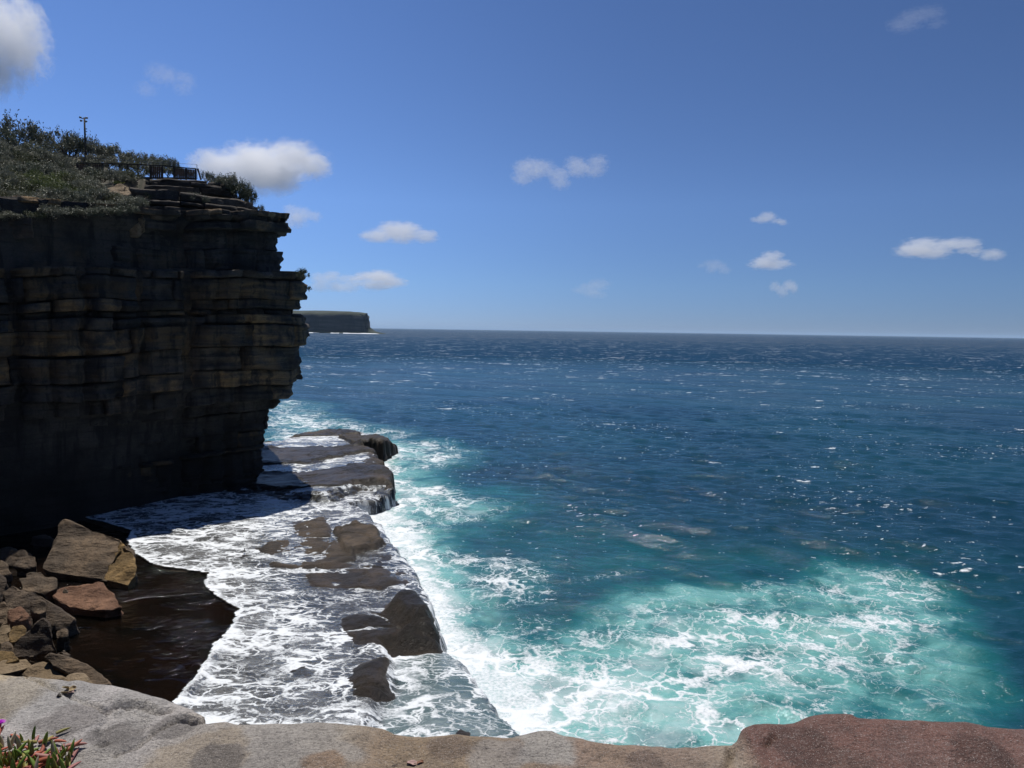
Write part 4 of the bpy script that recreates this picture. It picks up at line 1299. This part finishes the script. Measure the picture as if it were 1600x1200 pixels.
PROTO = {}
for kname, lst in {
    'open': [(ML_GREY, 16, 1500, .045), (ML_GREY, 14, 1300, .045), (ML_GREY, 18, 1600, .042)],
    'round': [(ML_DARK, 26, 2300, .042), (ML_GREY, 24, 2300, .042), (ML_OLIVE, 26, 2300, .042), (ML_GREY, 30, 2400, .04)],
    'bright': [(ML_BRIGHT, 24, 1900, .045), (ML_BRIGHT, 20, 1700, .05)],
    'yellow': [(ML_YELLOW, 18, 1000, .06)],
    'lone': [(ML_DARK, 14, 1500, .05)]}.items():
    PROTO[kname] = []
    for i, (mt, nc, nl, lf) in enumerate(lst):
        me, cl = crown_mesh("crown", 100 + len(PROTO) * 10 + i, mt, nc, nl, lf, spike=1.0 if kname == 'open' else .5)
        PROTO[kname].append((me, stem_mesh(cl, i + 5, 9 if kname == 'open' else 5)))


def shrub(name, kind, loc, h, w, label, cat='shrub', group=None, idx=None):
    pr = PROTO[kind]
    me, st = pr[(random.randrange(len(pr)) if idx is None else idx) % len(pr)]
    o = link(name, st)
    o.location = loc
    o.rotation_euler = (0, 0, random.uniform(0, 6.28))
    o.scale = (w / 1.7, w / 1.7, h)
    o["label"] = label; o["category"] = cat
    if group: o["group"] = group
    link("crown", me, o)
    return o


def hz(px, py, Y):
    p = at(px, py, Y=Y)
    return Vector((p.x, p.y, float(hill_z(p.x, p.y))))


def shrub_px(name, kind, px, top, Y, wpx, label, cat='shrub', group=None, idx=None, base=None, sink=.15):
    p = at(px, top, Y=Y)
    zb = float(hill_z(p.x, p.y)) if base is None else at(px, base, Y=Y).z
    h = max(.4, p.z - zb + sink)
    return shrub(name, kind, (p.x, p.y, zb - sink), h, wpx * Y / F_PX, label, cat, group, idx)


GR = "tall open shrubs along the ridge"
LR = "tall grey green coastal shrub on the ridge skyline left of the lamp pole"
ORD = ['first', 'second', 'third', 'fourth', 'fifth', 'sixth', 'seventh', 'eighth', 'ninth', 'tenth', 'eleventh', 'twelfth', 'thirteenth', 'fourteenth']
_rl = ((140, 209, 99, 46), (116, 204, 99, 40), (22, 176, 97, 70), (50, 192, 98, 55), (76, 203, 100, 44), (104, 194, 98, 66), (8, 196, 94, 60), (124, 212, 100, 40), (-35, 170, 96, 80), (90, 214, 97, 50), (36, 214, 95, 50), (64, 222, 95, 46))
for i, (px, top, Y, w) in enumerate(sorted(_rl)):
    shrub_px("coastal_shrub", 'open', px, top, Y, w, "tall open shrub on the ridge, %s from the left before the lamp pole" % ORD[i], group=GR)
GR2 = "shrubs on the skyline behind the fence"
LR2 = "dark shrub on the skyline between the lamp pole and the fence end"
_rl = ((152, 222, 99, 52), (176, 220, 101, 60), (203, 232, 102, 46), (228, 234, 101, 42), (256, 238, 101, 36), (245, 244, 99, 40), (270, 244, 101, 26), (190, 240, 98, 50), (145, 236, 97, 40), (292, 262, 100, 30))
for i, (px, top, Y, w) in enumerate(sorted(_rl)):
    shrub_px("coastal_shrub", 'round', px, top, Y, w, "grey green skyline shrub, %s to the right of the lamp pole" % ORD[i], group=GR2, idx=random.choice([1, 2, 3]))
_rl = ((128, 250, 94.5, 34), (150, 249, 96, 40), (170, 248, 97, 40), (195, 250, 96.5, 40), (218, 251, 97, 36), (240, 253, 97, 36), (262, 254, 97, 34), (282, 257, 96.5, 28), (140, 243, 98, 40), (166, 240, 99, 44), (210, 243, 99, 40), (236, 262, 92.5, 26), (205, 265, 92.3, 16), (172, 266, 92.5, 18))
for i, (px, top, Y, w) in enumerate(sorted(_rl)):
    shrub_px("coastal_shrub", 'round', px, top, Y, w, "shrub right behind the lookout fence, %s from its left end" % ORD[i], group="shrubs right behind the fence")
LS = "grey green low shrub on the slope left of the terraces"
GS = "shrubs covering the slope below the ridge"
rgp = random.Random(21)
placed = []
tries = 0
while len(placed) < 165 and tries < 12000:
    tries += 1
    Y = rgp.uniform(62, 94)
    px = rgp.uniform(-50, 215)
    p = at(px, 300, Y=Y)
    e = poly_sdf(np.array([p.x]), np.array([p.y]), plan)[0]
    if e < .7: continue
    z = float(hill_z(p.x, p.y))
    py = 512 - (z - EYE) / Y * F_PX
    if px > 125 and py < 292: continue
    if px > 150 and 296 < py < 322 and px < 215: continue
    if any((p.x - q[0]) ** 2 + (p.y - q[1]) ** 2 < 1.15 ** 2 for q in placed): continue
    placed.append((p.x, p.y))
    h = rgp.uniform(1.0, 2.1) * (1 if e > 4 else .8)
    br = 40 < px < 110 and 295 < py < 325
    zz = min(z, float(dip(32.4, CP.s_near(p.x, p.y)) + .85 * max(e - 4.6, 0)))
    w_ = rgp.uniform(2.2, 3.6)
    col_ = "by the left border" if px < 25 else "below the pale handrails" if px < 70 else "below the lamp pole" if px < 125 else "left of the pale flat boulder" if px < 160 else "around the pale flat boulder"
    row_ = "high on the slope" if py < 265 else "half way down the slope" if py < 300 else "low on the slope" if e > 4 else "spilling over the cliff rim"
    size_ = "small" if h < 1.35 else "tall" if h > 1.75 else "middling"
    if br:
        shrub("coastal_shrub", 'bright', (p.x, p.y, zz - .15), h, w_, "%s fresh green shrub %s %s" % (size_, row_, col_), group="fresh green shrubs on the slope")
    else:
        k_ = rgp.choice([1, 2, 3, 3, 1])
        shrub("coastal_shrub", 'round', (p.x, p.y, zz - .15), h, w_, "%s %s shrub %s %s" % (size_, "olive green" if k_ == 2 else "grey green", row_, col_), group=GS, idx=k_)
# shrubs on the terraces and at the brow
for px, top, Y, w, bs, kd, lb in (
        (350, 272, 88, 42, 300, 'round', "dense shrub right of the fence end on the brow"),
        (372, 276, 87.5, 46, 312, 'round', "broadest shrub overhanging the brow of the terrace"),
        (390, 292, 87, 30, 325, 'round', "rightmost shrub clinging to the brow of the terrace"),
        (340, 268, 89, 40, 292, 'round', "tallest round shrub beside the fence end on the brow"),
        (362, 266, 88.5, 44, 300, 'round', "full dark shrub in the middle of the brow"),
        (384, 283, 87.2, 36, 318, 'round', "drooping shrub at the right of the brow shrubs"),
        (322, 266, 90, 20, 284, 'open', "thin leggy shrub just right of the leaning fence post"),
        (300, 299, 82.0, 44, 318, 'round', "dry grey shrub growing on the ledge below the overhang"),
        (272, 302, 81.5, 30, 318, 'open', "small sparse shrub left of the dry shrub on the ledge"),
        (320, 305, 82.5, 30, 322, 'open', "small sparse shrub right of the dry shrub on the ledge"),
        (160, 316, 74.5, 46, 345, 'round', "dark shrub above the cliff edge left of the white faced rock"),
        (185, 322, 75.5, 34, 348, 'round', "dark shrub tucked against the white faced rock"),
        (135, 318, 73, 40, 345, 'round', "grey shrub hanging over the dark rock step"),
        (236, 298, 80.5, 34, 318, 'round', "dark shrub right of the pale flat boulder"),
        (214, 308, 78.5, 30, 330, 'round', "grey shrub between the two pale boulders"),
        (425, 331, 83.5, 12, 341, 'open', "wispy tuft at the outer lip of the cliff top"),
        (408, 318, 84.5, 14, 332, 'open', "thin tuft beside the brow shrubs")):
    shrub_px("coastal_shrub", kd, px, top, Y, w, lb, base=bs)
shrub_px("low_plant", 'yellow', 184, 281, 84.5, 24, "bright yellow green low plant below the fence", 'plant', base=291)
shrub_px("low_plant", 'yellow', 52, 247, 90, 18, "yellow green low plant below the pale handrail", 'plant', base=258)
shrub_px("coastal_shrub", 'lone', 472, 417, 84.4, 28, "lone dark bush with a bare trunk on the projecting cliff ledge", base=437, sink=.05)
shrub_px("coastal_shrub", 'lone', 483, 446, 84.6, 10, "tiny bush hanging from the cliff edge under the lone bush", base=455, sink=.0)

# pale and dark loose rocks on the slope
boulder([(158, 306), (172, 293), (186, 289), (202, 291), (204, 302), (196, 309), (170, 311)], 78, MB5, "pale flat topped boulder on the slope below the fence", 1.2, .6, 91, .16, 3, None)
boulder([(193, 338), (194, 326), (205, 327), (222, 334), (227, 345), (212, 350), (200, 349)], 74.8, MB5, "pale faced angular rock perched on the cliff edge", .7, .6, 93, .16, 3, None)
boulder([(212, 302), (222, 300), (232, 303), (232, 309), (216, 309)], 79.5, MB5, "small pale rock between the shrubs on the terrace", 1, .6, 95, .1, 2, None)
for i, (a, b, w, hh, Y, lb) in enumerate([(118, 312, 46, 9, 76.5, "thin dark slab jutting from the shrubs on the slope"), (125, 320, 52, 12, 75.5, "thick dark slab under the thin slab on the slope"), (205, 286, 40, 8, 85, "flat grey slab under the yellow green plant"), (20, 345, 60, 10, 66.5, "pale block at the cliff edge by the left border")]):
    boulder([(a - w / 2, b), (a - w / 3, b - hh / 2), (a + w / 2, b - hh / 2), (a + w / 2.1, b + hh / 2), (a - w / 2.4, b + hh / 2)], Y, MAT_TOPROCK, lb, .6, .6, 120 + i, .12, 3, None)

# ------------------------------------------------------------------ lookout fence, rail and lamp pole
MAT_TIMBER = mat_plain("weathered_timber", (.045, .034, .027), .85, .4, 5)
MAT_PALE = mat_plain("pale_timber", (.36, .33, .27), .8, .25, 5)
MAT_RUST = mat_plain("rust_boards", (.10, .058, .038), .85, .4, 3)
MAT_STEEL = mat_plain("galvanised_wire", (.22, .23, .24), .5, .2, 8, .6)


def bar(name, p, q, w, h, mat, parent, **k):
    g = Geo(); g.box(p, q, w, h)
    return link(name, g.mesh(name, mat), parent, **k)


def thing(name, loc, label, cat, group=None):
    o = link(name, None)
    o.location = loc
    o["label"] = label; o["category"] = cat
    if group: o["group"] = group
    bpy.context.view_layer.update()
    return o


def put(o, parent):
    o.parent = parent
    o.matrix_parent_inverse = parent.matrix_world.inverted()
    return o


def bars(parent, name, segs, w, h, mat):
    for p, q in segs:
        put(bar(name, p, q, w, h, mat, None), parent)


YF = 91.0
fx = [(121, 255, 280), (140, 255, 280), (161, 255.5, 279), (187, 256, 279.5), (200, 256.5, 279.5), (216, 257, 280), (235, 258, 280), (254, 259, 280.5), (272, 260.5, 280.5), (291, 262.5, 281), (306, 263.5, 281.5)]
f = thing("timber_fence", at(215, 281, Y=YF), "long dark timber lookout fence along the terrace edge", "fence")
for px, a, b in fx:
    p, q = at(px, b, Y=YF), at(px, a, Y=YF)
    q.x, q.y = p.x, p.y
    bars(f, "post", [(p, q)], .15, .15, MAT_TIMBER)
bars(f, "post", [(at(314, 281, Y=YF), at(309, 263.5, Y=YF))], .16, .16, MAT_TIMBER)
for i in range(len(fx) - 1):
    (x0, a0, b0), (x1, a1, b1) = fx[i], fx[i + 1]
    bars(f, "top_rail", [(at(x0, a0, Y=YF - .1), at(x1, a1, Y=YF - .1))], .08, .12, MAT_TIMBER)
    bars(f, "bottom_rail", [(at(x0, b0 - 2, Y=YF - .1), at(x1, b1 - 2, Y=YF - .1))], .10, .22, MAT_TIMBER)
    if i in (0, 1, 6, 8, 9):
        for k in range(6):
            u0, u1 = (k + .08) / 6, (k + .92) / 6
            xa, xb = x0 + (x1 - x0) * u0, x0 + (x1 - x0) * u1
            am, bm_ = a0 + (a1 - a0) * (u0 + u1) / 2, b0 + (b1 - b0) * (u0 + u1) / 2
            bars(f, "board", [(at((xa + xb) / 2, bm_ - 2, Y=YF + .08), at((xa + xb) / 2, am + 1.5, Y=YF + .08))], (xb - xa) * YF / F_PX, .03, MAT_RUST)
f2 = thing("wire_fence", at(190, 268, Y=96), "thin wire fence on slim posts behind the timber fence", "fence")
wx_ = [(85, 242, 256), (107, 243, 258), (128, 246, 262), (160, 248.5, 264), (190, 250, 266), (220, 252, 268), (250, 254, 270), (280, 255.5, 272), (308, 257, 274)]
for px, a, b in wx_:
    p, q = at(px, b + 6, Y=96), at(px, a, Y=96)
    q.x, q.y = p.x, p.y
    bars(f2, "post", [(p, q)], .05, .05, MAT_STEEL)
for i in range(len(wx_) - 1):
    for k in (0, .45):
        bars(f2, "wire", [(at(wx_[i][0], wx_[i][1] + k * 14, Y=96), at(wx_[i + 1][0], wx_[i + 1][1] + k * 14, Y=96))], .028, .028, MAT_STEEL)
r1_ = thing("handrail", at(38, 250, Y=91), "pale timber double handrail of steps climbing the slope", "handrail")
for dy_ in (0, 4.5):
    bars(r1_, "rail", [(at(30, 246 + dy_, Y=91), at(47, 239 + dy_, Y=91))], .10, .14, MAT_PALE)
for px, a, b in ((30.5, 246, 256), (39, 242.5, 253), (47, 239, 252)):
    bars(r1_, "post", [(at(px, b, Y=91.1), at(px, a, Y=91.1))], .12, .12, MAT_PALE)
r2_h = thing("handrail", at(20, 250, Y=92), "shorter pale handrail half hidden by shrubs left of the double handrail", "handrail")
bars(r2_h, "rail", [(at(12, 247, Y=92), at(29, 240.5, Y=92))], .08, .10, MAT_PALE)
for px, a, b in ((13, 247, 256), (28, 240.5, 254)):
    bars(r2_h, "post", [(at(px, b, Y=92.1), at(px, a, Y=92.1))], .10, .10, MAT_PALE)
sc_ = thing("board_screen", at(60, 256, Y=93), "brown upright board screen beside the pale handrail", "screen")
for k in range(12):
    px = 49 + k * 1.9
    bars(sc_, "board", [(at(px, 258, Y=93), at(px, 239 + k * .35, Y=93))], .135, .04, MAT_RUST)
pb, pt = hz(134, 246, 97), at(132.5, 183.5, Y=97)
pb.z -= .3
pole = thing("lamp_pole", pb, "dark slim pole with two floodlights standing above the shrubs", "lamp pole")
pt = Vector((pb.x - .05, pb.y, pt.z))
g = Geo(); g.tube([pb, pt], [.14, .10], 8)
put(link("pole", g.mesh("pole", MAT_TIMBER, True)), pole)
put(bar("cross_arm", pt + Vector((-.38, 0, -.12)), pt + Vector((.42, 0, -.12)), .08, .08, MAT_TIMBER, None), pole)
for dx_, dz_ in ((-.38, .0), (.42, -.05), (-.28, -.42), (.32, -.5)):
    g = Geo()
    c = pt + Vector((dx_, -.1, dz_))
    g.tube([c + Vector((0, .12, 0)), c + Vector((0, -.05, -.03)), c + Vector((0, -.22, -.08))], [.06, .11, .13], 8)
    put(link("floodlight", g.mesh("floodlight", MAT_STEEL, True)), pole)
for k, dz_ in enumerate((-1.4, -1.75, -2.6)):
    put(bar("bracket", pt + Vector((.0, 0, dz_)), pt + Vector((.3, 0, dz_)), .06, .08, MAT_TIMBER, None), pole)

# ------------------------------------------------------------------ small things on the ledge
ML_PG = [mat_leaf("succulent_green", (.13, .21, .03), (.22, .31, .06), .25), mat_leaf("succulent_olive", (.20, .20, .04), (.32, .27, .08), .25), mat_leaf("succulent_red", (.30, .07, .045), (.45, .14, .08), .2), mat_leaf("succulent_pink", (.28, .10, .09), (.42, .2, .17), .15), mat_leaf("dry_straw", (.35, .29, .17), (.5, .42, .28), .1)]


def pod_mesh(mat):
    """a three cornered succulent leaf of unit length, gently curved"""
    V, f4, f3 = [], [], []
    zs = np.linspace(0, 1, 8)
    for z in zs:
        r = .125 * (np.sin(np.pi * min(1, z * .62 + .34)) ** .7) * (1 if z < .97 else .35)
        for k in range(6):
            a = 2 * math.pi * k / 6
            rr_ = r * (1.12 if k % 2 == 0 else .74)
            V.append((math.cos(a) * rr_ + .16 * z * z, math.sin(a) * rr_, z))
    for i in range(7):
        for k in range(6):
            f4.append((i * 6 + k, i * 6 + (k + 1) % 6, (i + 1) * 6 + (k + 1) % 6, (i + 1) * 6 + k))
    V.append((.17, 0, 1.03)); t = len(V) - 1
    f3 = [(42 + k, 42 + (k + 1) % 6, t) for k in range(6)]
    g = Geo(); g.add(V, f3, f4)
    return g.mesh("leaf", mat, True)


pods = [pod_mesh(mt) for mt in ML_PG]
pc = gpt(45, 1190)
pig = thing("succulent_plant", pc, "fleshy green and red creeping succulent with a purple flower at the ledge corner", "plant")
rg = random.Random(5)
for i in range(210):
    px = rg.uniform(-90, 112)
    lim = 1143 + 8 * math.sin(px * .09) + (12 if px > 80 else 0)
    p = gpt(px, rg.uniform(lim + 20, 1235))
    up = rg.random() < .5
    k = rg.choices([0, 1, 2, 3, 4], [.52, .16, .0, .0, .08] if up else [.05, .1, .55, .25, .1])[0]
    L = rg.uniform(.042, .075) * (1 if up else 1.1)
    o = bpy.data.objects.new("leaf", pods[k]); COL.objects.link(o)
    tilt = rg.uniform(.05, .6) if up else rg.uniform(1.1, 1.5)
    o.matrix_world = Matrix.Translation(p + Vector((0, 0, rg.uniform(.0, .025)))) @ Matrix.Rotation(rg.uniform(0, 6.28), 4, 'Z') @ Matrix.Rotation(tilt, 4, 'Y') @ Matrix.Rotation(rg.uniform(0, 6.28), 4, 'Z') @ Matrix.Scale(L, 4)
    o.parent = pig
    o.matrix_parent_inverse = pig.matrix_world.inverted()
for (a, b, yaw, L, k) in ((104, 1170, .25, .075, 3), (86, 1162, -.1, .05, 2), (96, 1178, 1.9, .06, 3), (60, 1165, .6, .07, 2), (88, 1150, .9, .055, 1), (30, 1160, 2.6, .07, 2)):
    p = gpt(a, b)
    o = bpy.data.objects.new("leaf", pods[k]); COL.objects.link(o)
    o.matrix_world = Matrix.Translation(p + Vector((0, 0, .012))) @ Matrix.Rotation(yaw, 4, 'Z') @ Matrix.Rotation(1.4, 4, 'Y') @ Matrix.Scale(L, 4)
    o.parent = pig
    o.matrix_parent_inverse = pig.matrix_world.inverted()
for i in range(9):
    a = gpt(rg.uniform(-60, 60), rg.uniform(1165, 1215)); b = gpt(rg.uniform(-20, 100), rg.uniform(1160, 1215))
    g = Geo(); mid_ = (a + b) / 2 + Vector((0, 0, .02))
    g.tube([a + Vector((0, 0, .008)), mid_, b + Vector((0, 0, .008))], [.005, .005, .004], 6)
    put(link("runner", g.mesh("runner", ML_PG[2], True)), pig)
fl_m = mat_leaf("purple_petal", (.32, .02, .36), (.48, .05, .52), .3)
fc = gpt(-1, 1150) ; fc = at(0, 1131, Y=fc.y)
g = Geo()
for ring, (n_, L_, tz_) in enumerate(((18, .026, .35), (16, .021, .7), (12, .014, 1.05))):
    for k in range(n_):
        a = 2 * math.pi * (k + ring * .5) / n_
        u = Vector((math.cos(a) * math.cos(tz_), math.sin(a) * math.cos(tz_), math.sin(tz_)))
        v = Vector((-math.sin(a), math.cos(a), 0)) * .0022
        c = fc
        g.add([tuple(c - v * .5), tuple(c + v * .5), tuple(c + u * L_ * .7 + v), tuple(c + u * L_), tuple(c + u * L_ * .7 - v)], [(2, 3, 4)], [(0, 1, 2, 4)])
fl = put(link("flower", g.mesh("flower", fl_m)), pig)
g = Geo(); g.tube([gpt(-6, 1172), (gpt(-6, 1172) + fc) / 2 + Vector((.004, 0, 0)), fc], [.005, .004, .006], 6)
put(link("flower_stalk", g.mesh("flower_stalk", ML_PG[2], True)), pig)


def curled(name, c, L, W, yaw, curl, twist, mat, seed, pitch=.2):
    u, v = np.meshgrid(np.linspace(0, 1, 16), np.linspace(-1, 1, 9))
    wd = W * np.sin(np.pi * np.clip(u * .93 + .05, 0, 1)) ** .6 * (1 + .18 * noise(u * 5, v * 0, seed, 3))
    a = v * curl
    xx = (u - .5) * L
    yy = np.sin(a) / curl * wd
    zz = (1 - np.cos(a)) / curl * wd + .12 * L * np.sin(u * 3.0 + seed) + .03 * L * noise(u * 6, v * 3, seed, 9)
    t = twist * (u - .5)
    y2, z2 = yy * np.cos(t) - zz * np.sin(t), yy * np.sin(t) + zz * np.cos(t)
    me = mesh_np(name, np.stack([xx, y2, z2], -1).reshape(-1, 3), [grid_faces(9, 16)], mat, True)
    o = link(name, me)
    md = o.modifiers.new("thick", 'SOLIDIFY'); md.thickness = .0012
    zmin = float(z2.min())
    o.matrix_world = Matrix.Translation(Vector(c) + Vector((0, 0, -zmin * .6))) @ Matrix.Rotation(yaw, 4, 'Z') @ Matrix.Rotation(pitch, 4, 'Y')
    return o


m_buff = mat_leaf("dry_leaf_buff", (.34, .25, .13), (.52, .42, .27), .15)
m_pink = mat_leaf("dry_leaf_pink", (.30, .19, .16), (.45, .33, .29), .15)
p = gpt(106, 1081)
dl = thing("dried_leaf", p, "curled buff dry leaf lying on the grey slab", "leaf")
put(curled("leaf_blade", p + Vector((.004, 0, .004)), .062, .022, .5, 1.1, .9, m_buff, 3, -.25), dl)
put(curled("leaf_flap", p + Vector((-.012, .006, .012)), .042, .013, 1.5, 1.3, .6, m_buff, 8, .3), dl)
put(curled("leaf_tip", p + Vector((.022, -.014, .002)), .03, .008, .2, .9, .4, m_pink, 12, 0), dl)
o = hull_rock("pebble", [tuple(gpt(92, 1089) + Vector((math.cos(k) * .012, math.sin(k) * .008, (k % 3) * .006))) for k in range(9)], MAT_TOPROCK, 5, .002, 2, 60)
o["label"] = "small grey pebble just left of the curled buff leaf"; o["category"] = "pebble"
p = gpt(645, 1194)
dl = thing("dried_leaf", p, "pinkish broken dry leaf at the very front of the ledge", "leaf")
put(curled("leaf_blade", p, .045, .016, .1, .9, .5, m_pink, 21, -.1), dl)
put(curled("leaf_flap", p + Vector((.03, .004, .002)), .03, .01, .5, 1.2, .4, mat_leaf("dry_leaf_rust", (.28, .12, .07), (.38, .2, .13), .15), 25, .1), dl)
p = gpt(616, 1198)
tw = Geo(); tw.tube([p + Vector((-.008, 0, .004)), p + Vector((.002, .004, .005)), p + Vector((.012, .008, .004))], [.002, .0018, .001], 6)
o = link("twig", tw.mesh("twig", MAT_BARK, True)); o["label"] = "short broken twig left of the pinkish dry leaf"; o["category"] = "twig"

# a small bird gliding low over the wash
m_bird = mat_plain("bird_grey", (.05, .05, .055), .7, .2, 20)
bc = at(382, 861, Y=61)
bird = thing("bird", bc, "small dark bird gliding low over the white wash", "bird")
g = Geo(); g.tube([bc + Vector((-.16, .05, 0)), bc + Vector((-.07, .02, .01)), bc, bc + Vector((.09, -.03, 0)), bc + Vector((.15, -.05, .015))], [.015, .045, .055, .035, .012], 8)
put(link("body", g.mesh("body", m_bird, True)), bird)
for sgn in (1, -1):
    g = Geo()
    w0, w1, w2 = bc + Vector((.03, 0, .02)), bc + Vector((.06 - .05 * sgn, .16 * sgn, .14)), bc + Vector((-.06 - .08 * sgn, .30 * sgn, .20 if sgn > 0 else .1))
    ch = Vector((-.11, .03, 0))
    V = [w0, w0 + ch, w1 + ch * .8, w1, w2 + ch * .2, w2]
    V2_ = [v + Vector((0, 0, .008)) for v in V]
    g.add([tuple(v) for v in V + V2_], (), [(0, 1, 2, 3), (3, 2, 4, 5), (9, 8, 7, 6), (11, 10, 8, 9), (0, 3, 9, 6), (3, 5, 11, 9), (1, 7, 8, 2), (2, 8, 10, 4)])
    put(link("wing", g.mesh("wing", m_bird)), bird)

# ------------------------------------------------------------------ clouds
def cloud(px0, py0, px1, py1, Y, label, dens, seed, blobs=9, erode=1.0, nscale=1.8, depth=.8):
    c = at((px0 + px1) / 2, (py0 + py1) / 2, Y=Y)
    rx, rz = (px1 - px0) / 2 * Y / F_PX, (py1 - py0) / 2 * Y / F_PX
    rg = np.random.default_rng(seed)
    balls = []
    for k in range(blobs):
        x_ = rg.uniform(-.72, .72) if k else 0.0
        balls.append((np.array([x_, rg.uniform(-.3, .3), rg.uniform(-.45, .35 * (1 - abs(x_)))]), rg.uniform(.34, .6) * (1 - .4 * abs(x_))))
    bm = bmesh.new()
    bmesh.ops.create_icosphere(bm, subdivisions=4, radius=1)
    d = np.array([v.co[:] for v in bm.verts])
    r = np.full(len(d), .3)
    for b, rb in balls:
        rb = rb * 1.12
        h_ = d @ b
        disc = h_ ** 2 - (b @ b - rb * rb)
        r = np.maximum(r, np.where(disc > 0, h_ + np.sqrt(np.maximum(disc, 0)), 0))
    r = r + .05 * fbm(d[:, 0] * 4 + seed, d[:, 1] * 4, d[:, 2] * 4, 3, seed)
    co = d * r[:, None]
    for v, q in zip(bm.verts, co): v.co = q
    for f_ in bm.faces: f_.smooth = True
    me = bpy.data.meshes.new("cloud"); bm.to_mesh(me); bm.free()
    me.materials.append(mat_cloud("cloud_vapour_%d" % seed, dens, nscale, erode, seed, balls))
    o = link("cloud", me)
    o.location = c
    o.scale = (rx, max(rx, rz) * depth, rz)
    o["label"] = label; o["category"] = "cloud"; o["group"] = "fair weather clouds"
    return o


scene.cycles.volume_step_rate = 1.0
scene.cycles.volume_max_steps = 256
CL = [
    (-215, -160, 40, 226, 4200, "towering white cloud at the top left corner", 0.01027, 1, 16, 2.85, 2.76),
    (296, 188, 526, 326, 4600, "bright white cumulus right beside the cliff top shrubs", 0.01130, 2, 11, 1.86, 2.30),
    (430, 306, 504, 366, 5200, "small soft white puff just above the cliff corner", 0.00616, 3, 8, 1.94, 2.07),
    (560, 338, 688, 390, 6500, "flat bottomed white cloud above the distant headland", 0.00719, 4, 10, 1.79, 2.30),
    (800, 236, 896, 300, 5200, "left lobe of the ragged white pair high over the sea", 0.00493, 5, 9, 2.98, 2.53),
    (866, 232, 954, 286, 5200, "right lobe of the ragged white pair high over the sea", 0.00450, 6, 9, 2.98, 2.53),
    (1168, 326, 1230, 358, 7000, "smallest bright puff directly above the oval cloud on the right", 0.00633, 7, 8, 2.11, 2.07),
    (1156, 386, 1256, 428, 7500, "oval white cloud midway down the right sky", 0.00616, 8, 9, 1.94, 2.30),
    (1200, 428, 1248, 470, 8000, "faint ragged puff just under the oval cloud", 0.00501, 9, 8, 2.98, 2.30),
    (1388, 360, 1536, 408, 7500, "long flat white cloud at the far right", 0.00513, 10, 10, 2.11, 2.30),
    (1512, 378, 1580, 412, 7500, "short cloud at the right end of the long flat cloud", 0.00493, 11, 8, 2.11, 2.30),
    (476, 414, 566, 466, 9000, "pale low cloud bank touching the lone bush", 0.00350, 12, 10, 1.94, 1.84),
    (540, 416, 646, 458, 9000, "pale low cloud bank above the headland tip", 0.00563, 13, 10, 1.94, 1.84),
    (1086, 398, 1144, 432, 8500, "very faint wisp left of the oval cloud", 0.00165, 14, 8, 2.44, 2.30),
    (212, 88, 306, 162, 4400, "thin slanting wisp of cloud high above the cliff", 0.00220, 15, 8, 3.73, 2.99),
    (1376, 2, 1482, 50, 5000, "thin wisp of cloud near the top right corner", 0.00121, 16, 8, 3.24, 2.76),
    (888, 430, 970, 472, 9500, "faint low wisp above the middle of the horizon", 0.00113, 17, 8, 2.59, 2.30),
]
for c_ in CL: cloud(*c_)

# ------------------------------------------------------------------ sea air
m = bpy.data.materials.new("sea_haze")
m.use_nodes = True
nt = m.node_tree
nt.nodes.remove(nt.nodes["Principled BSDF"])
v = nd(nt, "VolumePrincipled", {"Color": (.60, .80, 1.0, 1), "Density": .000024, "Anisotropy": 0.0})
nt.links.new(v.outputs[0], nt.nodes["Material Output"].inputs["Volume"])
hx0, hx1, hy0, hy1, hz0, hz1 = -61000, 61000, -3000, 61000, -4.2, 125.0
V = [(x, y, z) for z in (hz0, hz1) for x, y in ((hx0, hy0), (hx1, hy0), (hx1, hy1), (hx0, hy1))]
link("haze", mesh_np("haze", V, [np.array([(3, 2, 1, 0), (4, 5, 6, 7), (0, 1, 5, 4), (1, 2, 6, 5), (2, 3, 7, 6), (3, 0, 4, 7)])], m, False), kind='stuff', label="thin sea haze paling the distant headland and horizon")
